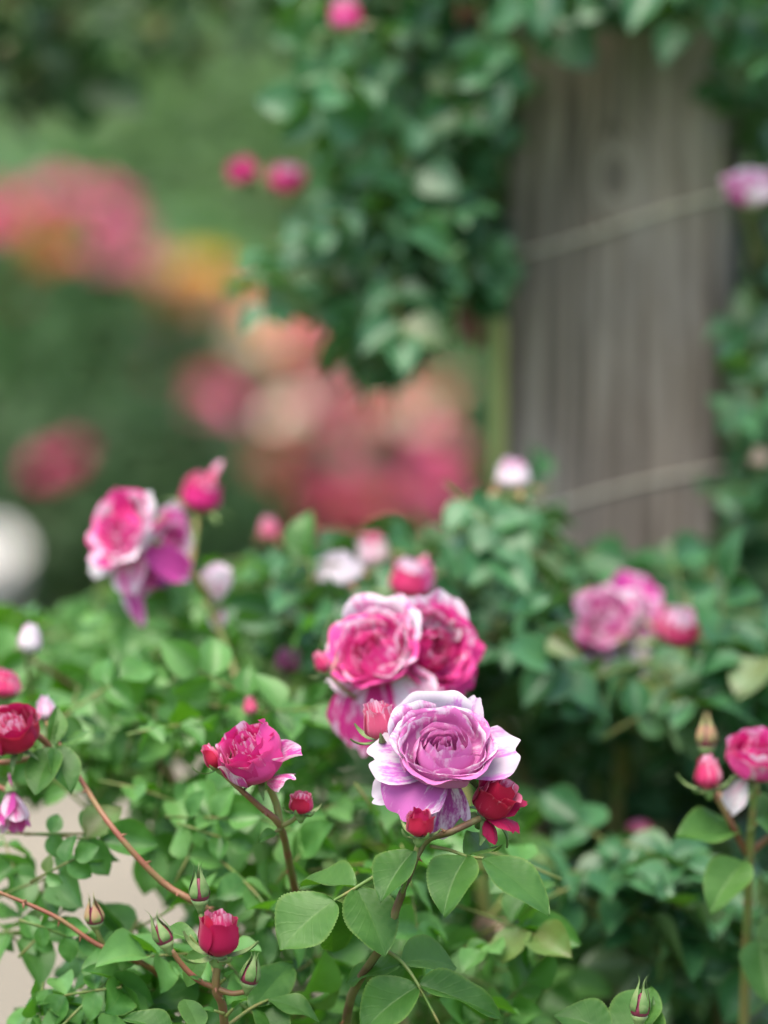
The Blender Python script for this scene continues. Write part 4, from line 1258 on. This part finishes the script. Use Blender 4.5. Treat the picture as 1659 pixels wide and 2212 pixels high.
s.cane([(-80, 1660, 2.22), (-20, 1690, 2.21), (22, 1712, 2.2)], 0.0014, 0.0012, 'cane_red')
bl = hip('bloom', axis_frame(P(24, 1712, 2.2), cv(0.1, -0.7, 0.4)), 0.0035, 0.006, s.o)
for k, phi in enumerate((0, 70, 140, 210, 285)):
    petal(bl, axis_frame(P(24, 1712, 2.2), cv(0.1, -0.85, 0.4)), phi, flat(0.021, 0.015, 55, 82, 0.3, 0.001, 330 + k), ['mag_solid', 'pink_pale'][k % 2], 8, 10)
petal(bl, axis_frame(P(24, 1712, 2.2), cv(0, 1, 0.1)), 200, flat(0.010, 0.005, 80, 90, 0.3, 0.0005, 339), 'mag_solid', 6, 8)
s = Spray('coral red bud at the left edge, just above the deep red rose', (-20, 1540, 2.28))
s.cane([(-60, 1640, 2.3), (-10, 1560, 2.28), (5, 1508, 2.27)], 0.0014, 0.0012, 'cane_green')
bud_colour(s.o, 'bud', P(8, 1506, 2.27), cv(0.05, 0.97, 0.2), 0.0085, 0.0145, 151, ['coral', 'redpink'], open_=0.7, ruf=0.05, sep=(55, 75))
s = Spray('small pale pink bud standing highest at the far left of the bush', (60, 1440, 2.34))
s.cane([(70, 1520, 2.36), (60, 1440, 2.34), (58, 1412, 2.33)], 0.0013, 0.0011, 'cane_green')
bud_colour(s.o, 'bud', P(60, 1412, 2.33), cv(0.15, 0.95, 0.2), 0.0062, 0.0165, 153, ['white_petal', 'pink_pale'], open_=0.65, ruf=0.04, sep=(20, 0), sepL=0.6)
s = Spray('small pale pink bud right above the deep red rose at left', (105, 1600, 2.24))
s.cane([(110, 1640, 2.26), (105, 1590, 2.24), (102, 1556, 2.23)], 0.0013, 0.0011, 'cane_green')
bud_colour(s.o, 'bud', P(102, 1556, 2.23), cv(-0.1, 0.95, 0.2), 0.0052, 0.0125, 157, ['white_petal', 'pink_pale'], open_=0.6, ruf=0.04, sep=(20, 0), sepL=0.6)
s = Spray('dark red round bud over the pale path, low on the left', (230, 2050, 2.16))
s.cane([(300, 2080, 2.16), (232, 2050, 2.155), (210, 2012, 2.15), (207, 1998, 2.15)], 0.0015, 0.0012, 'cane_green')
bud_tight(s.o, 'bud', P(206, 1996, 2.15), cv(-0.1, 0.95, 0.25), 0.0048, 0.0090, 159, mat='sepal_red')

# buds near and on the post
s = Spray('small pink bud on a thin stem in front of the post at the lower wire', (1130, 1160, 2.54))
s.cane([(1230, 1220, 2.56), (1150, 1130, 2.54), (1118, 1075, 2.52), (1112, 1056, 2.52)], 0.0018, 0.0013, 'cane_green')
bud_colour(s.o, 'bud', P(1110, 1056, 2.52), cv(-0.05, 0.97, 0.2), 0.0095, 0.0175, 161, ['white_petal', 'pink_pale'], open_=0.75, ruf=0.05, sep=(10, -40), inner=['pink_pale'], sepmat='sepal_red')
s = Spray('magenta and white rose at the right edge, level with the knot in the post', (1612, 470, 2.66))
s.cane([(1640, 560, 2.7), (1618, 480, 2.66), (1612, 445, 2.65)], 0.0018, 0.0015, 'cane_green')
ax = cv(-0.15, 0.9, 0.35)
small_rose(s, (1618, 392, 2.65), ax, 0.0140, 163, ['mag_solid'], ['mag_solid', 'white_petal', 'mag_solid'], rings=2, lip=0.1, ruf=0.05, H=0.022, guards=[
    (330, dict(L=0.026, W=0.026, a0=40, a1=20, cupc=0.2, ruf=0.001, r0=0.003), 'white_petal'),
    (215, dict(L=0.022, W=0.022, a0=50, a1=80, cupc=0.3, ruf=0.001, r0=0.003), 'mag_solid')])
s = Spray('left one of two pink buds jutting left from the climbing rose', (560, 420, 2.82))
s.cane([(575, 420, 2.82), (550, 400, 2.82), (535, 390, 2.82)], 0.0013, 0.0011, 'cane_green')
bud_colour(s.o, 'bud', P(533, 390, 2.82), cv(-0.35, 0.85, 0.4), 0.0098, 0.0150, 171, ['pink_solid', 'pink'], open_=0.8, ruf=0.05, sep=(20, -20))
s = Spray('right one of two pink buds jutting left from the climbing rose', (600, 440, 2.82))
s.cane([(590, 440, 2.82), (600, 420, 2.82), (610, 408, 2.82)], 0.0013, 0.0011, 'cane_green')
bud_colour(s.o, 'bud', P(615, 410, 2.82), cv(0.15, 0.85, 0.45), 0.0110, 0.0165, 173, ['pink_solid', 'redpink'], open_=0.9, ruf=0.06, sep=(20, -20), inner=['pink_pale'])
s = Spray('coral pink bud with cream petal at the top of the climbing rose, left', (760, 110, 2.66))
s.cane([(780, 130, 2.68), (765, 90, 2.66), (755, 66, 2.66)], 0.0013, 0.0011, 'cane_green')
bb = bud_colour(s.o, 'bud', P(752, 64, 2.66), cv(-0.15, 0.95, 0.25), 0.0095, 0.0190, 177, ['redpink', 'pink_pale', 'pink'], open_=0.75, ruf=0.05, sep=(20, -20))
petal(bb, axis_frame(P(752, 64, 2.66), cv(0, 0.95, 0.3)), 340, flat(0.014, 0.011, 20, 10, 0.2, 0.001, 178), 'dry', 8, 8)
s = Spray('faded brownish pink bud at the top of the climbing rose, beside the post', (1005, 110, 2.8))
s.cane([(1000, 130, 2.82), (1004, 90, 2.8), (1005, 62, 2.8)], 0.0013, 0.0011, 'cane_green')
bud_colour(s.o, 'bud', P(1005, 60, 2.8), cv(0, 0.95, 0.25), 0.0090, 0.0165, 179, ['dry_pink', 'coral'], open_=0.75, ruf=0.05, sep=(20, -20), sepmat='sepal_red')
s = Spray('small creamy bud on the climbing rose at the right edge', (1645, 1060, 2.72))
s.cane([(1660, 1060, 2.74), (1645, 1030, 2.72), (1642, 1008, 2.72)], 0.0013, 0.0011, 'cane_green')
bud_colour(s.o, 'bud', P(1641, 1006, 2.72), cv(0, 0.95, 0.25), 0.0062, 0.0115, 181, ['dry'], open_=0.6, ruf=0.05, sep=(20, -20))
s = Spray('dull red withered shoot hanging beside the yellow green cane left of the post', (1000, 640, 2.84))
s.cane([(1010, 600, 2.86), (1003, 640, 2.84), (1000, 680, 2.83)], 0.0012, 0.0009, 'cane_red')
s.leaf([(1003, 645, 2.84), (1002, 660, 2.84)], [(1002, 650, 998, 738, 40, (0.2, 0.2, 0.9), 2.84, 2.83), (1006, 660, 1030, 775, 30, (0.5, 0.1, 0.8), 2.85, 2.85)], hi=False, seed=2)
for ch in s.o.children:
    for g_ in ch.children:
        me = g_.data.copy(); me.materials[0] = M['dry_pink']; g_.data = me

# low right
s = Spray('slim green bud showing a red slit, at the bottom right with round leaves', (1385, 2300, 2.12))
s.cane([(1400, 2420, 2.16), (1388, 2290, 2.12), (1382, 2205, 2.11)], 0.002, 0.0015, 'cane_green')
bud_tight(s.o, 'green_bud', P(1381, 2198, 2.11), cv(0.08, 0.98, 0.1), 0.0048, 0.0120, 191)
s.leaf([(1390, 2300, 2.12), (1350, 2270, 2.12), (1320, 2240, 2.12)], [(1345, 2262, 1400, 2118, 112, (-0.3, 0.5, 0.8), 2.12, 2.14), (1320, 2240, 1205, 2180, 110, (-0.2, 0.65, 0.7), 2.12, 2.12), (1390, 2270, 1418, 2150, 44, (0.5, 0.4, 0.7), 2.12, 2.13)], seed=3)
s = Spray('small withered pink bud over the dark leaves, low right of centre', (1390, 1850, 2.5))
s.cane([(1410, 1900, 2.52), (1392, 1840, 2.5), (1385, 1812, 2.49)], 0.0013, 0.0011, 'cane_red')
bud_colour(s.o, 'bud', P(1384, 1812, 2.49), cv(-0.2, 0.85, 0.3), 0.0072, 0.0105, 193, ['coral', 'mag_solid'], open_=0.85, ruf=0.06, sep=(20, -20), sepmat='sepal_red')
s = Spray('dry cream rose petals caught among the leaves right of the main stem', (1040, 2040, 2.36))
s.cane([(1000, 2060, 2.38), (1030, 2020, 2.37), (1095, 1935, 2.36)], 0.0018, 0.0014, 'cane_yellow')
bl = hip('bloom', axis_frame(P(1040, 2030, 2.36), cv(0.2, 0.8, 0.4)), 0.003, 0.005, s.o)
for k, (phi, a) in enumerate([(270, 50), (10, 40), (190, 60), (90, 80)]):
    petal(bl, axis_frame(P(1040, 2030, 2.36), cv(0.2, 0.8, 0.4)), phi, flat(0.017, 0.013, a, a + 25, 0.3, 0.001, 340 + k), 'dry', 8, 8)
s = Spray('slender mauve bud behind the bush, left of the pink pair', (615, 1500, 2.5))
s.cane([(600, 1540, 2.52), (610, 1490, 2.5), (620, 1452, 2.5)], 0.0014, 0.0012, 'cane_red')
bud_colour(s.o, 'bud', P(622, 1450, 2.5), cv(0.1, 0.95, 0.25), 0.0078, 0.0130, 197, ['mag_solid'], open_=0.85, ruf=0.06, sep=(20, -20))
s = Spray('dull pink bud poking up behind the bush, between the upper cluster and the bud trio', (585, 1220, 2.62))
s.cane([(600, 1260, 2.64), (590, 1200, 2.62), (583, 1165, 2.62)], 0.0014, 0.0012, 'cane_green')
bud_colour(s.o, 'bud', P(583, 1165, 2.62), cv(-0.05, 0.95, 0.25), 0.0062, 0.0135, 199, ['coral'], open_=0.65, ruf=0.05, sep=(20, -20), sepmat='sepal_red')
s = Spray('slim red bud behind the half open deep pink rose', (560, 1600, 2.3))
s.cane([(560, 1640, 2.32), (552, 1580, 2.3), (545, 1545, 2.29)], 0.0012, 0.001, 'cane_green')
bud_colour(s.o, 'bud', P(543, 1545, 2.29), cv(-0.1, 0.95, 0.2), 0.0040, 0.0105, 203, ['coral', 'redpink'], open_=0.5, ruf=0.02, sep=(60, 80))

# ------------------------------------------------------------------ far rose beds (out of focus)
def far_bloom_mesh(mat, seed):
    r = random.Random(seed)
    V, F, UV = [], [], []
    off = 0
    for (n, R, H, cl, lip) in ((4, 0.35, 0.75, 0.7, 0), (5, 0.62, 0.7, 0.95, 0.05), (6, 0.95, 0.6, 1.1, 0.15)):
        for k in range(n):
            g = cup(R, H, 60, cl, lip, 0.2, 0.05, seed + k, 0.3, 0.1)
            a = 2 * math.pi * k / n + r.uniform(-0.2, 0.2)
            ca, sa = math.cos(a), math.sin(a)
            nu, nv = 4, 4
            for j in range(nv + 1):
                for i in range(nu + 1):
                    x, y, z = g(-1 + 2 * i / nu, j / nv)
                    V.append((x * ca - y * sa, x * sa + y * ca, z)); UV.append((i / nu, j / nv))
            for j in range(nv):
                for i in range(nu):
                    q = off + j * (nu + 1) + i
                    F.append((q, q + 1, q + nu + 2, q + nu + 1))
            off = len(V)
    return mesh_from('bloom', V, F, mat, UV)


FB = {}


def far_bloom(parent, x, y, d, R, mk, r):
    if mk not in FB: FB[mk] = [far_bloom_mesh(M[mk], 500 + i) for i in range(2)]
    me = FB[mk][r.randrange(2)]
    ax = Vector((r.uniform(-0.5, 0.5), r.uniform(-0.9, -0.2), r.uniform(0.4, 1.0)))
    m = axis_frame(P(x, y, d) - ax.normalized() * R * 0.4, ax, r.uniform(0, 360)) @ Matrix.Scale(R, 4)
    return mesh_obj('bloom', me, m, parent)


def far_leaves(r, centre, rad, n, size, matkey, shell=0.35, zmin=0.05):
    vv = np.array([(0, 0, 0), (0.35, 0.3, 0.03), (0.35, -0.3, 0.03), (0.75, 0.24, -0.02), (0.75, -0.24, -0.02), (1, 0, -0.1), (0.35, 0, 0), (0.75, 0, -0.05)])
    ff = np.array([(0, 2, 6), (0, 6, 1), (2, 4, 7), (2, 7, 6), (6, 7, 3), (6, 3, 1), (4, 5, 7), (7, 5, 3)])
    V, F = [], []
    c = np.array(centre)
    for i in range(n):
        while True:
            q = Vector((r.uniform(-1, 1), r.uniform(-1, 1), r.uniform(-1, 1)))
            if shell < q.length <= 1: break
        lump = 1 + 0.22 * noise.noise(q.normalized() * 2.2 + Vector(centre))
        p = c + np.array((q.x * rad[0], q.y * rad[1], q.z * rad[2])) * lump
        if p[2] < zmin: continue
        d = Vector((r.uniform(-1, 1), r.uniform(-1, 1), r.uniform(-0.6, 0.3)))
        nn = q.normalized() * 0.6 + Vector((0, 0, 0.7)) + Vector((r.uniform(-1, 1), r.uniform(-1, 1), r.uniform(-1, 1))) * 0.5
        m = np.array(frame(Vector(p), d, nn, size * r.uniform(0.7, 1.3)))
        V.append(vv @ m[:3, :3].T + m[:3, 3]); F.append(ff + len(V) * 8 - 8)
    return np.concatenate(V), np.concatenate(F)


def far_bush(name, label, cat, centre, rad, n, size, matkey, blooms, seed, group=None, R=0.025, stems=5):
    r = random.Random(seed)
    o = empty(name, Vector((centre[0], centre[1], 0.005)))
    tag(o, label, cat, group)
    V, F = far_leaves(r, centre, rad, n, size, matkey)
    org = np.array(WM[o].translation)
    me = mesh_from('foliage', (V - org).tolist(), F.tolist(), M[matkey], np.zeros((len(V), 2)) + 0.3)
    f_ = mesh_obj('foliage', me, WM[o].copy(), o); f_['kind'] = 'stuff'
    for k in range(stems):
        a = r.uniform(0, 6.28)
        t = Vector((centre[0] + math.cos(a) * rad[0] * 0.6, centre[1] + math.sin(a) * rad[1] * 0.6, centre[2] + rad[2] * r.uniform(0.1, 0.5)))
        b = Vector((centre[0] + math.cos(a) * 0.06, centre[1] + math.sin(a) * 0.06, 0.0))
        tube('stem', [b, (b + t) / 2 + Vector((0, 0, 0.05)), t], 0.012, 0.005, M['cane_brown'], o, 6, 3)
    for (x, y, d, mk, *sc) in blooms:
        far_bloom(o, x, y, d, R * (sc[0] if sc else 1.0), mk, r)
    return o


def scat_blooms(r, poly, d0, d1, n, mks):
    xs = [p[0] for p in poly]; ys = [p[1] for p in poly]
    out = []
    while len(out) < n:
        x, y = r.uniform(min(xs), max(xs)), r.uniform(min(ys), max(ys))
        if in_poly(x, y, poly): out.append((x, y, r.uniform(d0, d1), mks[r.randrange(len(mks))]))
    return out


def ctr(x, y, d):
    p = P(x, y, d)
    return (p.x, p.y, p.z)


r = random.Random(77)
far_bush('rose_bush', 'blurred bush of pink roses on the far left beyond the path', 'rose bush', ctr(60, 760, 8.2), (0.36, 0.35, 0.40), 2600, 0.055, 'leaf_far',
         [(110, 415, 7.8, 'far_pink', 1.4), (0, 455, 7.8, 'far_crimson', 1.5), (-60, 480, 7.9, 'far_pink', 1.3), (215, 420, 8.1, 'far_salmon', 0.7), (275, 520, 7.8, 'far_pink', 1.3), (240, 560, 7.8, 'far_pink', 0.9), (300, 570, 7.9, 'far_salmon', 0.8),
          (100, 550, 7.9, 'far_orange', 0.8), (125, 1000, 7.15, 'far_crimson', 1.6), (40, 640, 7.9, 'far_salmon', 0.5), (-150, 700, 7.9, 'far_pink')]
         + scat_blooms(r, [(-60, 380), (230, 370), (320, 500), (330, 620), (200, 590), (60, 540), (-60, 500)], 7.7, 8.0, 11, ['far_pink', 'far_salmon', 'far_red', 'far_orange']), 601, R=0.025)
far_bush('rose_bush', 'blurred bush of yellow, orange and magenta roses beyond the path', 'rose bush', ctr(400, 850, 8.6), (0.30, 0.32, 0.36), 2200, 0.055, 'leaf_far',
         [(410, 585, 8.0, 'far_yellow', 1.2), (390, 620, 8.0, 'far_yellow', 1.2), (340, 640, 8.0, 'far_orange'), (370, 660, 8.0, 'far_orange', 0.8), (480, 620, 8.0, 'far_salmon'), (455, 700, 8.0, 'far_cream', 0.5),
          (465, 880, 7.8, 'far_pink', 1.6), (440, 925, 7.8, 'far_crimson', 1.3), (340, 800, 8.0, 'far_salmon', 0.6), (235, 810, 8.0, 'far_orange', 0.45), (545, 745, 8.0, 'far_cream', 1.4), (500, 1005, 8.0, 'far_cream', 1.1)]
         + scat_blooms(r, [(330, 560), (460, 540), (600, 600), (620, 760), (480, 760), (330, 680)], 7.9, 8.1, 13, ['far_yellow', 'far_orange', 'far_salmon', 'far_coral', 'far_yellow'])
         + scat_blooms(r, [(400, 820), (520, 800), (560, 960), (430, 980)], 7.8, 8.1, 4, ['far_pink', 'far_red']), 603)
sal = [(622, 890, 7.2, 'far_cream', 1.25), (615, 850, 7.5, 'far_salmon', 1.1), (905, 900, 7.6, 'far_cream', 0.8)]
sal += scat_blooms(r, [(480, 610), (600, 540), (800, 600), (820, 760), (960, 820), (980, 1100), (640, 1110), (570, 1000), (660, 820), (560, 720)], 7.95, 8.4, 70, ['far_salmon', 'far_salmon', 'far_coral', 'far_pink', 'far_red', 'far_red', 'far_cream'])
sal += scat_blooms(r, [(600, 990), (970, 960), (990, 1110), (620, 1110)], 8.0, 8.3, 24, ['far_red', 'far_red', 'far_salmon', 'far_pink'])
sal += [(900, 900, 8.1, 'far_cream', 0.7), (905, 920, 8.1, 'far_pink', 0.8)]
far_bush('rose_bush', 'blurred mass of salmon and coral roses in the middle distance left of the post', 'rose bush', ctr(800, 900, 8.7), (0.33, 0.40, 0.36), 2600, 0.06, 'leaf_far', sal, 605, R=0.024)
far_bush('rose_bush', 'green rose bush half hidden behind the grey post', 'rose bush', ctr(1250, 850, 8.9), (0.40, 0.36, 0.38), 2200, 0.055, 'leaf_far',
         [(1040, 990, 8.5, 'far_salmon', 0.5)], 607)
far_bush('rose_bush', 'dark low rose bush by the path edge at the far left', 'rose bush', ctr(230, 1080, 7.75), (0.34, 0.25, 0.22), 1500, 0.05, 'leaf_over', [], 609)

# white rose at the left edge
s = Spray('large round white bloom at the left edge, far out of focus', (20, 1290, 6.6), group=None)
s.o.location.z = 0.005
WM[s.o] = Matrix.Translation((P(20, 1290, 6.6).x, P(20, 1290, 6.6).y, 0.005))
g0 = WM[s.o].translation.copy()
tube('cane', [g0, P(20, 1420, 6.6), P(22, 1240, 6.55)], 0.006, 0.004, M['cane_green'], s.o)
far_bloom(s.o, -22, 1190, 6.5, 0.040, 'far_white', random.Random(3))
far_bloom(s.o, -20, 1240, 6.52, 0.034, 'far_white', random.Random(9))

# shrubs behind the beds
SH = [(-700, 150, 14.5, 1.2, 'leaf_shrub', 'broad light green shrub at the back, beyond the left edge'),
      (150, 330, 13.2, 0.95, 'leaf_shrub', 'light green shrub at the back left behind the pink bush'),
      (480, 420, 14.8, 1.0, 'leaf_far', 'darker green shrub at the back behind the yellow roses'),
      (330, 30, 16.5, 1.5, 'leaf_shrub', 'tall pale green shrub at the very back, top left'),
      (1000, 200, 14.6, 1.2, 'leaf_shrub', 'light green shrub at the back behind the climbing rose'),
      (1700, 150, 15.0, 1.3, 'leaf_shrub', 'light green shrub at the back, right of the post'),
      (2700, 150, 14.0, 1.4, 'leaf_far', 'darker green shrub at the back, beyond the right edge')]
for i, (x, y, d, R, mk, lab) in enumerate(SH):
    p = P(x, y, d)
    far_bush('garden_shrub', lab, 'shrub', (p.x, p.y, max(0.55, p.z - R * 0.35)), (R * 1.05, R * 0.8, R), 2600, 0.10, mk, [], 700 + i, 'shrubs behind the rose beds', stems=4)
